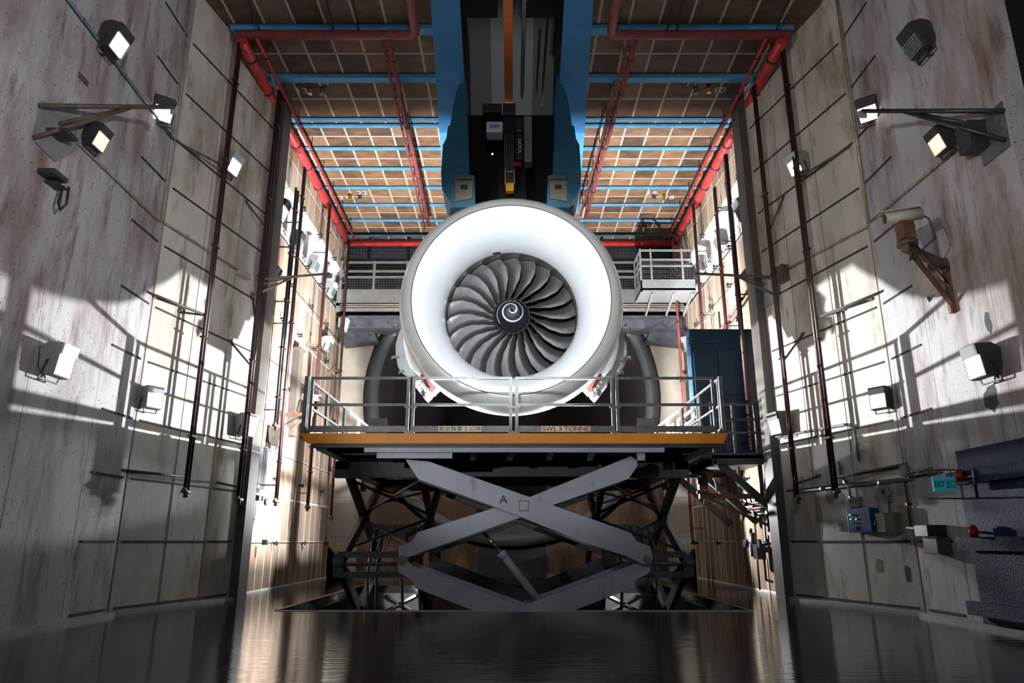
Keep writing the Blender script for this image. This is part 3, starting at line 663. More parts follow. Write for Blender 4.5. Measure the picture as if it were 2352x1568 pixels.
for s, (u, v) in ((1, (1472, 1053)),):
    pb = MB(); c = atY(u, v, 13.62); pb.cbox(c + Vector((0, 0, .03)), (.14, .1, .14)); pb.tube([c - Vector((0, .07, 0)), c], .03, 12); pb.build('pin_block', 'lift_grey', LF)
fl_ = MB(); a = atY(975, 1266, 13.9); b_ = atY(1190, 1194, 13.9); fl_.bar(a, b_, .5, .03, up=(0, 1, 0)) if False else fl_.bar(a + Vector((0, .3, 0)), b_ + Vector((0, .3, 0)), .6, .03)
a = atY(1180, 1182, 13.9); b_ = atY(1440, 1279, 13.9); fl_.bar(a + Vector((0, .3, 0)), b_ + Vector((0, .3, 0)), .6, .03)
a = atY(960, 1102, 13.9); b_ = atY(1150, 1170, 13.9); fl_.bar(a + Vector((0, .3, 0)), b_ + Vector((0, .3, 0)), .6, .03)
fl_.build('arm_web', 'black_steel', LF)
MB().tube([atY(1245, 1390, 14.2), atY(1155, 1272, 14.2)], .075, 16).tube([atY(1160, 1279, 14.2), atY(1150, 1268, 14.2)], .09, 16).build('hydraulic_cylinder', 'lift_grey', LF)
MB().tube([atY(1156, 1274, 14.2), atY(1106, 1218, 14.2)], .03, 12).build('piston_rod', 'chrome_rod', LF)
# side scissors in the depth direction
for s in (-1, 1):
    for xa in (3.6, 2.0):
        x = s * xa + .03
        for a, b_ in (((15.55, 2.7), (20.0, .72)), ((15.45, .70), (20.0, 2.7)), ((15.45, .70), (20.0, -1.5)), ((15.55, -1.5), (20.0, .72))):
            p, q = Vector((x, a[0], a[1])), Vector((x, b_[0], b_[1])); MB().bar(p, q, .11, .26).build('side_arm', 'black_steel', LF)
        hb = MB(); hb.box((x - .10, 15.36, .45), (x + .10, 15.56, .9)); hb.tube([(x - .12, 15.46, .70), (x + .12, 15.46, .70)], .12, 14); hb.build('hinge_block', 'lift_dark', LF)
    tb = MB()
    for z in (.90, .50): tb.box((s * 3.6, 15.38, z - .07), (s * 1.9, 15.52, z + .05))
    tb.tube([(s * 3.6, 15.4, .70), (s * 1.9, 15.4, .70)], .04, 12); tb.build('hinge_crossbar', 'lift_dark', LF)
    cb_ = MB()
    for y0, z0, y1, z1 in ((16.1, 2.45, 17.6, 1.8), (16.0, 1.0, 17.6, 1.65), (18.2, 2.0, 19.6, 2.5)):
        cb_.bar((s * 3.55, y0, z0), (s * 2.05, y1, z1), .05); cb_.bar((s * 2.05, y0, z0), (s * 3.55, y1, z1), .05)
    cb_.build('cross_brace', 'black_steel', LF)
    bp_ = MB(); bp_.box((s * 3.4, 18.0, 1.25), (s * 2.1, 18.06, 1.55)); bp_.build('junction_plate', 'lift_dark', LF)
    cb_ = MB(); cb_.bar((s * 3.35, 20.0, -.62), (s * 2.55, 20.0, -.22), .04, .06); cb_.bar((s * 3.35, 20.0, -.22), (s * 2.55, 20.0, -.62), .04, .06); cb_.build('bright_cross_brace', 'chrome_rod', LF)
    hs = MB()
    for k in (0, 1, 4, 6):
        x = s * (3.35 - .2 * k); hs.tube([(x, 18.05, 1.4), (x + .05 * s, 17.6, .4), (x - .1 * s, 17.2, -.6), (x, 17.0, -2)], .035, 8)
    hs.build_each('hydraulic_hose', 'black_steel', LF)
    rd = MB()
    for k in (0, 1, 2, 5, 6): rd.tube([(s * (3.25 - .2 * k), 17.9, 1.5), (s * (3.35 - .2 * k), 17.3, .95)], .02, 8)
    rd.build_each('guide_rod', 'galvanised', LF)
# guardrails
ZT, ZM = 4.19, 3.65
def gx(u, v=930): return atY(u, v, DY0).x
def panel(x0, x1, name='guardrail'):
    g = MB(); y = DY0 + .04
    for x in (x0, x1): g.box((x - .028, y - .028, DZ), (x + .028, y + .028, ZT))
    g.box((x0, y - .025, ZT - .05), (x1, y + .025, ZT)); g.box((x0, y - .022, ZM - .025), (x1, y + .022, ZM + .025))
    g.box((x0, y - .012, DZ + .03), (x1, y + .012, DZ + .145))
    return g.build(name, 'galvanised', LF)
XS = [(gx(713), gx(936)), (gx(948), gx(1173)), (gx(1187), gx(1408)), (gx(1419), gx(1641))]
pans = [panel(a, b_) for a, b_ in XS]
for x, dx in ((DX0 + .05, -1), (DX1 - .06, 1)):
    g = MB(); y = DY0 + .04; g.box((x - .035, y - .035, DZ), (x + .035, y + .035, ZT + .01)); g.prism([(x, y, DZ), (x + .12 * -dx, y, DZ), (x, y, DZ + .2)], (0, .03, 0)); g.build('corner_post', 'galvanised', LF)
jn = MB()
for a in ((XS[0][1], XS[1][0]), (XS[1][1], XS[2][0]), (XS[2][1], XS[3][0])): jn.box((a[0] - .06, DY0 + .0, ZM - .07), (a[1] + .06, DY0 + .03, ZM - .03)); jn.box((a[0] - .05, DY0, DZ + .0), (a[1] + .05, DY0 + .03, DZ + .05))
jn.build_each('joining_clip', 'galvanised', LF)
for s, x in ((-1, DX0 + .05), (1, DX1 - .06)):
    ys = [13.5, 15.0, 16.6, 18.2, 19.9]
    for y0, y1 in zip(ys, ys[1:]):
        g = MB()
        for y in (y0 + .05, y1 - .05): g.box((x - .025, y - .025, DZ), (x + .025, y + .025, ZT))
        g.box((x - .022, y0, ZT - .045), (x + .022, y1, ZT)); g.box((x - .022, y0, ZM - .02), (x + .022, y1, ZM + .02)); g.box((x - .01, y0 + .05, DZ + .03), (x + .01, y1 - .05, DZ + .13)); g.build('guardrail', 'galvanised', LF)
y = DY0 + .012
a, b_ = atY(1006, 992, y), atY(1106, 979, y)
MB().box((a.x, y - .006, DZ + .035), (b_.x, y + .012, DZ + .14)).build('load_sign', 'sign_cream', pans[1])
text('lettering', '安全負重 3 公噸', .10, 'ink_black', pans[1], T((a.x + b_.x) / 2, y - .008, DZ + .088) @ FRONT, width=(b_.x - a.x) * .96, depth=.002)
a, b_ = atY(1244, 992, y), atY(1355, 979, y)
MB().box((a.x, y - .006, DZ + .035), (b_.x, y + .012, DZ + .14)).build('load_sign', 'sign_cream', pans[2])
text('lettering', 'SWL 3 TONNE', .12, 'ink_red', pans[2], T((a.x + b_.x) / 2, y - .008, DZ + .088) @ FRONT, width=(b_.x - a.x) * .96, depth=.002, bold=.002)

# work lamps standing on the deck: the source of the glare behind the platform
for s, xx, yy, rz_, lb in ((-1, 2.35, 17.85, 0, 'small bright work lamp on the platform deck, left of the engine'), (1, 2.35, 17.85, 0, 'small bright work lamp on the platform deck, right of the engine'), (-1, 3.2, 17.5, 1.2, 'small work lamp by the left deck edge, facing the left tiles'), (1, 3.2, 17.5, -1.2, 'small work lamp by the right deck edge, facing the right tiles')):
    t = thing('work_lamp', lb, 'lamp', (s * xx, yy, DZ), rz_, 'work lamps on the platform deck')
    MB().box((-.10, .02, 0), (.10, .10, .02)).box((-.01, .05, 0), (.01, .07, .12)).build('stand', 'black_steel', t, local=True)
    MB().box((-.10, .04, .12), (.10, .12, .24)).build('lamp_head', 'fixture_black', t, local=True)
    MB().box((-.085, .12, .135), (.085, .125, .225)).build('lamp_glass', 'lens_cool', t, local=True)

for s, sd in ((-1, 'left'), (1, 'right')):
    t = thing('uplight_shield', 'low added shield trough on the platform deck, %s side, cutting the light on the ceiling' % sd, 'lamp', (s * 2.9, 18.3, DZ), 0, 'added light shields on the platform deck')  # unseen plates added to cut the ceiling light off in a straight line
    MB().box((-.8, -.07, 0), (.8, -.05, .66)).build('shield', 'fixture_black', t, local=True); MB().box((-.8, -.07, 0), (.8, .2, .03)).build('tray', 'fixture_black', t, local=True)

for s, sd in ((-1, 'left'), (1, 'right')):
    t = thing('added_lamp_shield', 'small added dark upright lamp shield near the %s edge of the platform deck' % sd, 'shield', (s * 3.4, 17.54, DZ), 0, 'added lamp shields on the platform deck')  # unseen plates added to keep the tile light off the panel walls
    MB().box((-.3 if s > 0 else -.10, -.01, .02), (.10 if s > 0 else .3, .01, .98)).build('plate', 'fixture_black', t, local=True); MB().box((-.2, -.05, 0), (.2, .1, .02)).build('foot', 'fixture_black', t, local=True)

for s, yy, lb in ((1, 18.9, 'small added lamp body under the right edge of the platform'), (-1, 19.4, 'small added lamp body under the left edge of the platform')):
    t = thing('work_lamp', lb, 'lamp', (s * 4.05, yy, 2.45), s * -.9, 'work lamps on the platform deck')  # bodies added only to go with the under-deck fill lights
    MB().box((-.03, -.08, .0), (.03, -.04, .5)).build('stand', 'black_steel', t, local=True)
    MB().box((-.10, -.12, -.02), (.10, -.04, .12)).build('lamp_head', 'fixture_black', t, local=True)

# ================================================================== FLOODLIGHTS
FG = 'floodlights along the walls'
def flood(u, v, P, kind, label, tilt=0, scale=1.0, off=0.0, turn=0.0, body='fixture_grey'):
    pos = onp(u, v, P, .2 + off) - P[1] * .2
    t = thing('floodlight', label, 'floodlight', pos, yaw(P) + turn, FG); t.scale = (scale * .86,) * 3
    Rx = Matrix.Rotation(tilt, 4, 'X')
    def R(mb): mb.v = [Rx @ (p - Vector((0, .25, 0))) + Vector((0, .25, 0)) for p in mb.v]; return mb
    prof = [(.06, -.13), (.06, .22), (.20, .28), (.42, .24), (.30, -.28), (.15, -.26)]
    h = MB().prism([(-.21, a, b_) for a, b_ in prof], (.42, 0, 0)); R(h).build('housing', body, t, local=True, bevel=.012)
    def fp(x, k, o): return Vector((x, .42 - .12 * k, .24 - .52 * k)) + Vector((0, .973, -.225)) * o     # point on the sloping front, k from top to foot
    k0 = .36 if kind != 'off' else .40
    l = MB(); l.prism([fp(-.18, k0, .002), fp(.18, k0, .002), fp(.18, .95, .002), fp(-.18, .95, .002)], Vector((0, .973, -.225)) * .012)
    R(l).build('lens', {'on': 'lens_white', 'warm': 'lens_warm', 'off': 'lens_off'}[kind], t, local=True)
    pl = MB(); pl.prism([fp(-.20, 0.02, .002), fp(.20, .02, .002), fp(.20, k0 - .02, .002), fp(-.20, k0 - .02, .002)], Vector((0, .973, -.225)) * .03); R(pl).build('front_plate', 'fixture_plate' if body == 'fixture_grey' else body, t, local=True)
    g = MB()
    for i in range(8): x = -.19 + .38 * i / 7; g.bar(fp(x, k0, .035), fp(x, .97, .035), .006, .006)
    for i in range(7): k = k0 + (.97 - k0) * i / 6; g.bar(fp(-.19, k, .037), fp(.19, k, .037), .006, .006)
    R(g).build('wire_guard', 'wire', t, local=True)
    br = MB(); br.box((-.03, 0, -.12), (.03, .08, .12)); br.bar((-.23, .22, -.02), (-.23, .12, -.33), .03, .012); br.bar((.23, .22, -.02), (.23, .12, -.33), .03, .012); br.bar((-.24, .12, -.33), (.24, .12, -.33), .03, .02); br.bar((0, .12, -.33), (0, 0, -.30), .05, .02)
    br.build('mounting_bracket', 'fixture_black', t, local=True)
    return t
flood(264, 92, LN, 'on', 'lit white floodlight with black body, highest on the left front wall', -.15, 1.0, body='fixture_black')
flood(228, 315, LN, 'warm', 'orange glowing floodlight on the left front wall beside the jib arm', -.1, .82, body='fixture_black')
flood(134, 828, LN, 'on', 'large grey floodlight lit white, lowest on the left front wall', .1, 1.0)
flood(357, 915, LC, 'on', 'small grey floodlight with bright narrow lens at the left wall corner', .25, .85, turn=-.3)
flood(531, 376, LC, 'on', 'lit floodlight behind the upper left pair of riser pipes', -.1, 1.0)
flood(566, 976, LC, 'on', 'lit floodlight low on the left panel wall beside the dark pilaster', .1, 1.05)
flood(640, 482, LT, 'on', 'lit floodlight on the left bare concrete band, nearest to the pilaster', -.1, 1.15, body='fixture_black')
flood(682, 550, LT, 'off', 'dark floodlight on the left concrete band, second from the pilaster', -.1, 1.0, body='fixture_black')
flood(722, 606, LT, 'off', 'grey floodlight on the left concrete band, third from the pilaster', -.1, 1.0)
flood(760, 664, LT, 'off', 'grey floodlight on the left concrete band, farthest beside the walkway', -.1, 1.0)
flood(625, 632, LT, 'off', 'dark floodlight behind the left jib arm on the tiles', -.1, 1.0, body='fixture_black')
flood(752, 790, LT, 'off', 'grey unlit floodlight high on the far left tiles', 0, 1.0)
flood(636, 1002, LT, 'off', 'grey floodlight in the small recess low on the left tiles', .1, 1.15)
flood(789, 745, LT, 'on', 'tiny lit floodlight at the far left corner below the walkway', 0, 1.0, off=.1)
flood(771, 1062, LT, 'on', 'tiny lit floodlight at the far left, level with the platform edge', 0, 1.0)
flood(2108, 92, RN, 'off', 'black unlit floodlight, highest on the right front wall', -.15, 1.05, body='fixture_black')
flood(2157, 322, RN, 'warm', 'orange glowing floodlight on the right front wall below the jib arm', -.1, .85, body='fixture_black')
flood(2254, 830, RN, 'on', 'large black floodlight lit white, lowest on the right front wall', .1, 1.0, body='fixture_black')
flood(2014, 916, RC, 'on', 'small floodlight with bright narrow lens at the right wall corner', .25, .85, turn=.3, body='fixture_black')
flood(1832, 376, RC, 'on', 'lit floodlight behind the upper right pair of riser pipes', -.1, 1.0, body='fixture_grey')
flood(1790, 972, RC, 'on', 'lit floodlight low on the right panel wall beside the dark pilaster', .1, 1.05, body='fixture_black')
flood(1710, 480, RT, 'off', 'grey unlit floodlight on the right concrete band, nearest to the pilaster', -.1, 1.15)
flood(1656, 550, RT, 'off', 'grey unlit floodlight on the right concrete band, second from the pilaster', -.1, 1.1)
flood(1609, 606, RT, 'off', 'grey unlit floodlight on the right concrete band, third from the pilaster', -.1, 1.05)
flood(1570, 664, RT, 'off', 'grey unlit floodlight on the right concrete band, beside the hanging cage', -.1, 1.05)
flood(1728, 638, RT, 'off', 'dark floodlight behind the right jib arm on the tiles', -.1, 1.0, body='fixture_black')
flood(1542, 748, RT, 'on', 'tiny lit floodlight at the far right corner below the walkway', 0, 1.0, off=.1)
flood(1575, 790, RT, 'off', 'grey unlit floodlight beside the left edge of the blue cabinet', 0, 1.0)
flood(394, 262, LN, 'on', 'floodlight seen edge-on at the tip of the left jib arm', -.5, .95, body='fixture_black', turn=-.9)
flood(1974, 262, RN, 'on', 'floodlight seen edge-on at the tip of the right jib arm', -.5, .95, body='fixture_black', turn=.9)

# ================================================================== JIB ARMS
def jib(P, plate, base, tip, lows, mid, off, label, m='brown_steel', thick=.035):
    b0 = onp(*base, P, .03); tp = onp(*tip, P, off)
    t = thing('jib_arm', label, 'bracket', tuple(b0), 0)
    pl = MB(); pl.prism([onp(u, v, P, .005) for u, v in plate], P[1] * .02); pl.build('wall_plate', 'galvanised' if m == 'black_steel' else 'fixture_grey', t)
    MB().tube([b0, tp], thick, 10).build('boom', m, t)
    md = b0 + (tp - b0) * mid
    for lw in lows: MB().tube([onp(*lw, P, .03), md], thick * .9, 10).build('stay', m, t)
    MB().bar(tp, tp + Vector((0, .0, -.12)), .12, .04).build('end_plate', 'bright_alloy', t)
jib(LN, [(92, 232), (175, 250), (175, 345), (125, 372), (78, 325)], (90, 243), (402, 246), [(78, 316), (135, 285)], .66, 1.1, 'brown triangular jib arm with wall plate, high on the left front wall')
jib(RN, [(2303, 232), (2240, 290), (2262, 382), (2322, 335)], (2306, 255), (1980, 255), [(2310, 322), (2262, 292)], .68, 1.1, 'black triangular jib arm on the right front wall beside the dark edge', 'black_steel')
jib(LC, [(576, 672), (604, 672), (602, 694), (578, 690)], (590, 642), (757, 628), [(577, 682), (598, 655)], .5, 1.25, 'small pale jib arm on the left wall crossing the riser pipes', 'conduit', .03)
jib(RC, [(1755, 635), (1790, 650), (1790, 690), (1757, 708)], (1768, 636), (1597, 628), [(1785, 680), (1756, 653)], .45, 1.25, 'small brown jib arm on the right wall over a grey plate', 'brown_steel', .03)

# ================================================================== RISER PIPES
def riser(x, y, z0, z1, label, group, inward, sp=.11, r=(.032, .032), m='maroon_pipe', wallx=None, arms=None, P=None, arm_m=None, fitting=True):
    t = thing('riser_pipe', label, 'pipe', (x, y, z0), 0, group)
    for i, (dy, rr) in enumerate(((-sp / 2, r[0]), (sp / 2, r[1]))): MB().tube([(x, y + dy, z0), (x, y + dy, z1)], rr, 10).build('pipe', m, t)
    cl = MB()
    for k in range(5): z = z0 + (z1 - z0) * (k + .5) / 5; cl.box((x - .045, y - sp / 2 - .05, z), (x + .045, y + sp / 2 + .05, z + .035))
    cl.build_each('pipe_clamp', 'maroon_pipe', t)
    if fitting:
        e = MB(); e.tube([(x, y - sp / 2, z0 + .02), (x, y - sp / 2 - .06, z0 - .04), (x + .04, y + sp / 2, z0 - .04)], .04, 8); e.tube([(x, y, z0 - .05), (x, y, z0 - .14)], .045, 8); e.build('end_fitting', 'brown_steel', t)
    for (u, v, zz) in (arms or []):
        q = onp(u, v, P, .0); a = MB(); a.tube([(x, y, zz), q], .022, 8); a.bar(q, q - P[1] * -.03, .09, .05); a.build_each('wall_arm', 'brown_steel', t)
    if wallx is not None:
        a = MB()
        for zz in (z0 + .35, (z0 + z1) / 2, z1 - 1.6): a.bar((x, y, zz), (wallx, y, zz), .03, .03)
        a.build_each('wall_arm', 'brown_steel', t)
    return t
GL = 'riser pipe pairs on the left wall'; GR = 'riser pipe pairs on the right wall'
riser(-5.89, 13.15, 2.05, 11.5, 'nearest tall maroon pipe pair on the left panel wall', GL, 1, arms=[(318, 662, 5.35), (354, 682, 5.35), (412, 716, 5.35), (262, 1077, 2.28), (300, 1083, 2.28), (408, 326, 8.55)], P=LC)
riser(-5.50, 14.70, 2.0, 11.4, 'second maroon pipe pair on the left, in front of the dark pilaster', GL, 1, sp=.13, r=(.04, .04), arms=[(528, 783, 4.7), (500, 1108, 2.2), (565, 463, 7.9), (580, 680, 5.6)], P=LC)
riser(-5.62, 17.4, 2.1, 10.9, 'third maroon pipe pair on the left, ending over the bright tiles', GL, 1, wallx=-6.1)
riser(-5.55, 16.7, 3.8, 9.9, 'black cable pair dropping beside the third pipe pair on the left', GL, 1, wallx=-6.1, m='black_steel', sp=.18)
riser(-5.70, 20.4, 2.1, 11.3, 'fourth maroon pipe pair on the left, beyond the tile joint', GL, 1, wallx=-6.1)
riser(-5.70, 23.1, 1.9, 11.3, 'farthest maroon pipe pair in the left rear corner', GL, 1, wallx=-6.1)
def rx(ratio, P, off):
    p0 = P[0] + P[1] * off; n = P[1]          # plan point on the offset wall with x/y = ratio
    y = (p0.x * n.x + p0.y * n.y) / (ratio * n.x + n.y); return ratio * y, y
x_, y_ = rx(.4445, RC, .35); riser(x_, y_, 2.05, 11.5, 'nearest tall maroon pipe pair on the right panel wall', GR, -1, r=(.032, .045), arms=[(2048, 660, 5.35), (2002, 688, 5.35), (1940, 712, 5.35), (2092, 1063, 2.28), (2058, 1074, 2.28), (1990, 1082, 2.28), (1950, 338, 8.4)], P=RC)
x_, y_ = rx(.3905, RC, .35); riser(x_, y_, 2.0, 11.4, 'second maroon pipe pair on the right panel wall with short arms', GR, -1, arms=[(1845, 766, 4.75), (1882, 1092, 2.25), (1800, 452, 7.7)], P=RC)
riser(5.60, 16.75, 3.2, 10.9, 'thick maroon pipe pair on the right standing before the tiles', GR, -1, r=(.055, .035), wallx=6.05, fitting=False)
riser(5.62, 17.95, 2.6, 10.6, 'maroon pipe pair on the right above the valve rack', GR, -1, wallx=6.05, r=(.035, .03))
riser(5.65, 20.3, 4.0, 11.3, 'slim maroon pipe pair behind the blue cabinet', GR, -1, wallx=6.05)
riser(5.62, 23.1, 1.2, 11.3, 'farthest red pipe pair in the right rear corner', GR, -1, wallx=6.05, m='dusty_red_pipe')

# ================================================================== RED PIPES UNDER THE CEILING
def pipe_thing(name, label, pts, r, m, clamps=0, comp=None, cat='pipe', group=None):
    pts = [Vector(p) for p in pts]; t = thing(name, label, cat, tuple(pts[0]), 0, group)
    MB().tube(pts, r, 16).build('pipe', m, t)
    if clamps:
        c = MB(); a, b_ = pts[0], pts[-1]
        for i in range(clamps):
            q = a + (b_ - a) * ((i + .5) / clamps); d = (b_ - a).normalized() * .025; c.tube([q - d, q + d], r * 1.18, 16)
        c.build_each('pipe_clamp', 'black_steel', t)
        hgr = MB()
        for i in range(clamps):
            q = a + (b_ - a) * ((i + .5) / clamps); hgr.tube([q, (q.x, q.y, CEIL - .01)], .012, 6)
        hgr.build_each('hanger_rod', 'black_steel', t)
    return t
GP = 'red sprinkler mains along the ceiling'
pipe_thing('sprinkler_main', 'thick red pipe along the left ceiling corner', [(-5.84, 13.1, 11.55), (-5.86, 23.6, 11.42)], .12, 'red_pipe', 9, group=GP)
pipe_thing('sprinkler_main', 'thick red pipe along the right ceiling corner', [(5.84, 13.1, 11.55), (5.80, 23.6, 11.42)], .12, 'red_pipe', 9, group=GP)
pipe_thing('sprinkler_branch', 'thin red pipe beside the thick left ceiling pipe', [(-5.52, 13.1, 11.62), (-5.60, 23.4, 11.5)], .035, 'red_pipe', 8, group=GP)
pipe_thing('sprinkler_branch', 'thin red pipe beside the thick right ceiling pipe', [(5.50, 13.1, 11.62), (5.54, 23.4, 11.5)], .035, 'red_pipe', 8, group=GP)
def elbow(a, c, b_, r=.2, n=6):
    a, b_, c = Vector(a), Vector(b_), Vector(c); p = c + (a - c).normalized() * r; q = c + (b_ - c).normalized() * r
    return [a] + [p * (1 - t) ** 2 + c * 2 * t * (1 - t) + q * t * t for t in [i / n for i in range(n + 1)]] + [b_]
GH = 'dull red header pipes across the front of the ceiling'
pipe_thing('header_pipe', 'dull red header pipe crossing the ceiling on the left with an elbow', elbow((-6.0, 13.12, 11.72), (-2.08, 13.12, 11.72), (-2.05, 9, 11.72)), .105, 'dusty_red_pipe', group=GH)
pipe_thing('header_pipe', 'dull red header pipe crossing the ceiling on the right with an elbow', elbow((6.05, 13.12, 11.72), (2.14, 13.12, 11.72), (2.08, 9, 11.72)), .105, 'dusty_red_pipe', group=GH)
def cz(u, v, z): return atZ(u, v, z)
GB = 'slim pink-red branch pipes near the blue girders'
pipe_thing('branch_pipe', 'slim pink-red pipe running back along the ceiling, left of the engine', [cz(892, 92, 11.62), cz(985, 518, 11.5)], .06, 'dusty_red_pipe', 7, group=GB)
pipe_thing('branch_pipe', 'thinner pink-red pipe, outermost of the left ceiling pair', [cz(877, 92, 11.62), cz(976, 525, 11.5)], .03, 'dusty_red_pipe', 7, group=GB)
pipe_thing('branch_pipe', 'slim pink-red pipe running back along the ceiling, right of the engine', [cz(1460, 92, 11.62), cz(1345, 500, 11.5)], .06, 'dusty_red_pipe', 7, group=GB)
pipe_thing('branch_pipe', 'thinner pink-red pipe, innermost of the right ceiling pair', [cz(1444, 92, 11.62), cz(1333, 495, 11.5)], .03, 'dusty_red_pipe', 7, group=GB)
pipe_thing('rear_header_pipe', 'red header pipe across the rear of the hall above the walkway', [(-5.85, 23.7, 11.42), (5.80, 23.7, 11.42)], .09, 'red_pipe')
pipe_thing('rear_branch_pipe', 'thin red pipe just above the rear header pipe', [(-5.7, 23.72, 11.54), (5.7, 23.72, 11.54)], .03, 'dusty_red_pipe')
for u, v, lb, s in ((713, 210, 'brass', 0), (741, 211, 'silver', 1), (805, 453, 'brass', 0), (827, 455, 'silver', 1), (1628, 207, 'brass', 0), (1598, 210, 'silver', 1), (1525, 453, 'brass', 0), (1502, 455, 'silver', 1)):
    p = atZ(u, v, CEIL - .12); near = 'near the front' if v < 300 else 'towards the rear'; sd = 'left' if u < 1176 else 'right'
    mb = MB(); mb.tube([(p.x, p.y, CEIL - .16), (p.x, p.y, CEIL)], .06 if s else .05, 14); mb.tube([(p.x, p.y, CEIL - .2), (p.x, p.y, CEIL - .14)], .075 if s else .055, 14)
    o = mb.build('ceiling_nozzle', 'galvanised' if s else 'brass'); tag(o, f'small {lb} nozzle in the {sd} ceiling {near}', 'nozzle', 'small nozzles in the ceiling')
hg = 0
for u, lb in ((768, 'left, third from the corner'), (826, 'left, nearest the girder'), (600, 'left, nearest the corner'), (1530, 'right, nearest the girder'), (1552, 'right, second from the girder'), (1780, 'right, nearest the corner')):
    p = atY(u, 75, 13.12); q = Vector((p.x, 12.3, CEIL)); a = MB().tube([Vector((p.x, 13.12, 11.74)), q], .018, 8).build('hanger_rod', 'black_steel')
    tag(a, 'dark hanger rod holding the header pipe on the ' + lb, 'rod', 'hanger rods of the header pipes')

# ================================================================== CONDUITS, BOXES, CAMERAS ON THE WALLS
def conduit(name, label, pts, r=.02, m='conduit', cat='conduit', group=None, boxes=()):
    t = thing(name, label, cat, tuple(pts[0]), 0, group); MB().tube(pts, r, 8).build('tube', m, t)
    s = MB()
    for a, b_ in zip(pts, pts[1:]):
        a, b_ = Vector(a), Vector(b_); n = max(1, int((b_ - a).length / 1.1))
        for i in range(n): q = a + (b_ - a) * ((i + .5) / n); s.cbox(q, (.06, .06, .05))
    s.build_each('saddle', m, t)
    return t
conduit('wall_conduit', 'dark teal conduit slanting down the top of the left front wall', [onp(135, -30, LN, .05), onp(400, 322, LN, .05)], .025, 'teal_conduit')
conduit('wall_conduit', 'pale conduit running along the left front wall below the warm lamp', [onp(182, 330, LN, .04), onp(366, 508, LN, .04)], .022)
conduit('wall_conduit', 'upright pale conduit down the left wall corner', [onp(436, -20, LC, .05), onp(372, 508, LC, .05)], .03)
conduit('wall_conduit', 'pale conduit crossing the left panel wall to the small grey box', [onp(376, 510, LC, .05), onp(560, 628, LC, .05)], .022)
conduit('wall_conduit', 'pale conduit running along the right front wall below the warm lamp', [onp(2205, 335, RN, .04), onp(2000, 508, RN, .04)], .022)
conduit('wall_conduit', 'upright rusty conduit down the right wall corner', [onp(1921, -20, RC, .05), onp(1994, 512, RC, .05)], .03)
conduit('wall_conduit', 'pale conduit crossing the right panel wall to the brown box', [onp(1992, 520, RC, .05), onp(1795, 625, RC, .05)], .02)
conduit('wall_conduit', 'grey conduit with a rounded bend across the lower right panel wall', [onp(1755, 1008, RC, .06), onp(1945, 974, RC, .06), onp(1962, 982, RC, .06), onp(1974, 1058, RC, .06)], .025, 'galvanised')
conduit('wall_conduit', 'long level grey conduit above the blue control panel', [onp(1830, 1128, RC, .05), onp(2100, 1100, RC, .05)], .022, 'galvanised')
conduit('wall_conduit', 'curved grey conduit dropping into the blue control panel', [onp(1926, 1060, RC, .05), onp(1932, 1095, RC, .05), onp(1950, 1118, RC, .05), onp(1958, 1168, RC, .05)], .025, 'galvanised')
conduit('wall_conduit', 'thin upright conduit pair right of the grey box', [onp(2078, 1105, RC, .05), onp(2092, 1210, RC, .05)], .014, 'black_steel')
conduit('wall_conduit', 'grey conduit from a small box to the exit sign', [onp(2082, 1088, RN, .1), onp(2140, 1075, RN, .1)], .022, 'galvanised')
def wbox(name, u0, v0, u1, v1, P, d, m, label, cat, parent=None, off=0.0, bevel=.008):
    c0 = onp(u0, v0, P, off + d); c1 = onp(u1, v1, P, off + d); n = P[1]; tt = Vector((n.y, -n.x, 0))
    if tt.dot(c1 - c0) < 0: tt = -tt
    w_ = tt.dot(c1 - c0); zt, zb = max(c0.z, c1.z), min(c0.z, c1.z); b0 = Vector((c0.x, c0.y, zb))
    mb = MB().prism([b0, b0 + tt * w_, b0 + tt * w_ - n * d, b0 - n * d], (0, 0, zt - zb)); o = mb.build(name, m, parent, bevel=bevel)
    if parent is None: tag(o, label, cat)
    return o
wbox('junction_box', 152, 292, 180, 326, LN, .3, 'fixture_black', 'black box on the left front wall beneath the jib arm', 'box')
wbox('junction_box', 2192, 300, 2232, 334, RN, .28, 'fixture_black', 'black box on the right front wall beneath the jib arm', 'box')
wbox('junction_box', 557, 617, 578, 643, LC, .18, 'camera_housing', 'small grey box on the left panel wall between the riser pipes', 'box')
wbox('junction_box', 1776, 616, 1798, 642, RC, .18, 'brown_steel', 'small brown box on the right panel wall beside a riser pipe', 'box')
wbox('junction_box', 2066, 1068, 2084, 1093, RC, .1, 'fixture_grey', 'small grey box at the start of the exit sign conduit', 'box')
wbox('wall_socket', 1924, 1202, 1935, 1219, RC, .02, 'beige_box', 'small worn switch plate left of the blue control panel', 'switch')
wbox('wall_recess_plate', 183, 164, 203, 200, LN, .02, 'brown_steel', 'small dark diamond-shaped hole cover high on the left front wall', 'plate')
# wall camera, left front wall
t = thing('wall_sensor', 'black box sensor with a looping cable on the left front wall', 'sensor', tuple(onp(150, 440, LN, .2)), 0)
wbox('casing', 124, 396, 158, 411, LN, .24, 'fixture_black', '', '', t); wbox('lower_casing', 130, 413, 156, 438, LN, .18, 'fixture_black', '', '', t)
a = onp(158, 430, LN, .25); MB().tube([a + Vector((.0, 0, 0)), a + Vector((.01, .0, -.25)), a + Vector((-.04, -.03, -.36)), a + Vector((-.09, -.03, -.25)), a + Vector((-.08, 0, .02))], .018, 8).build('cable_loop', 'black_steel', t)
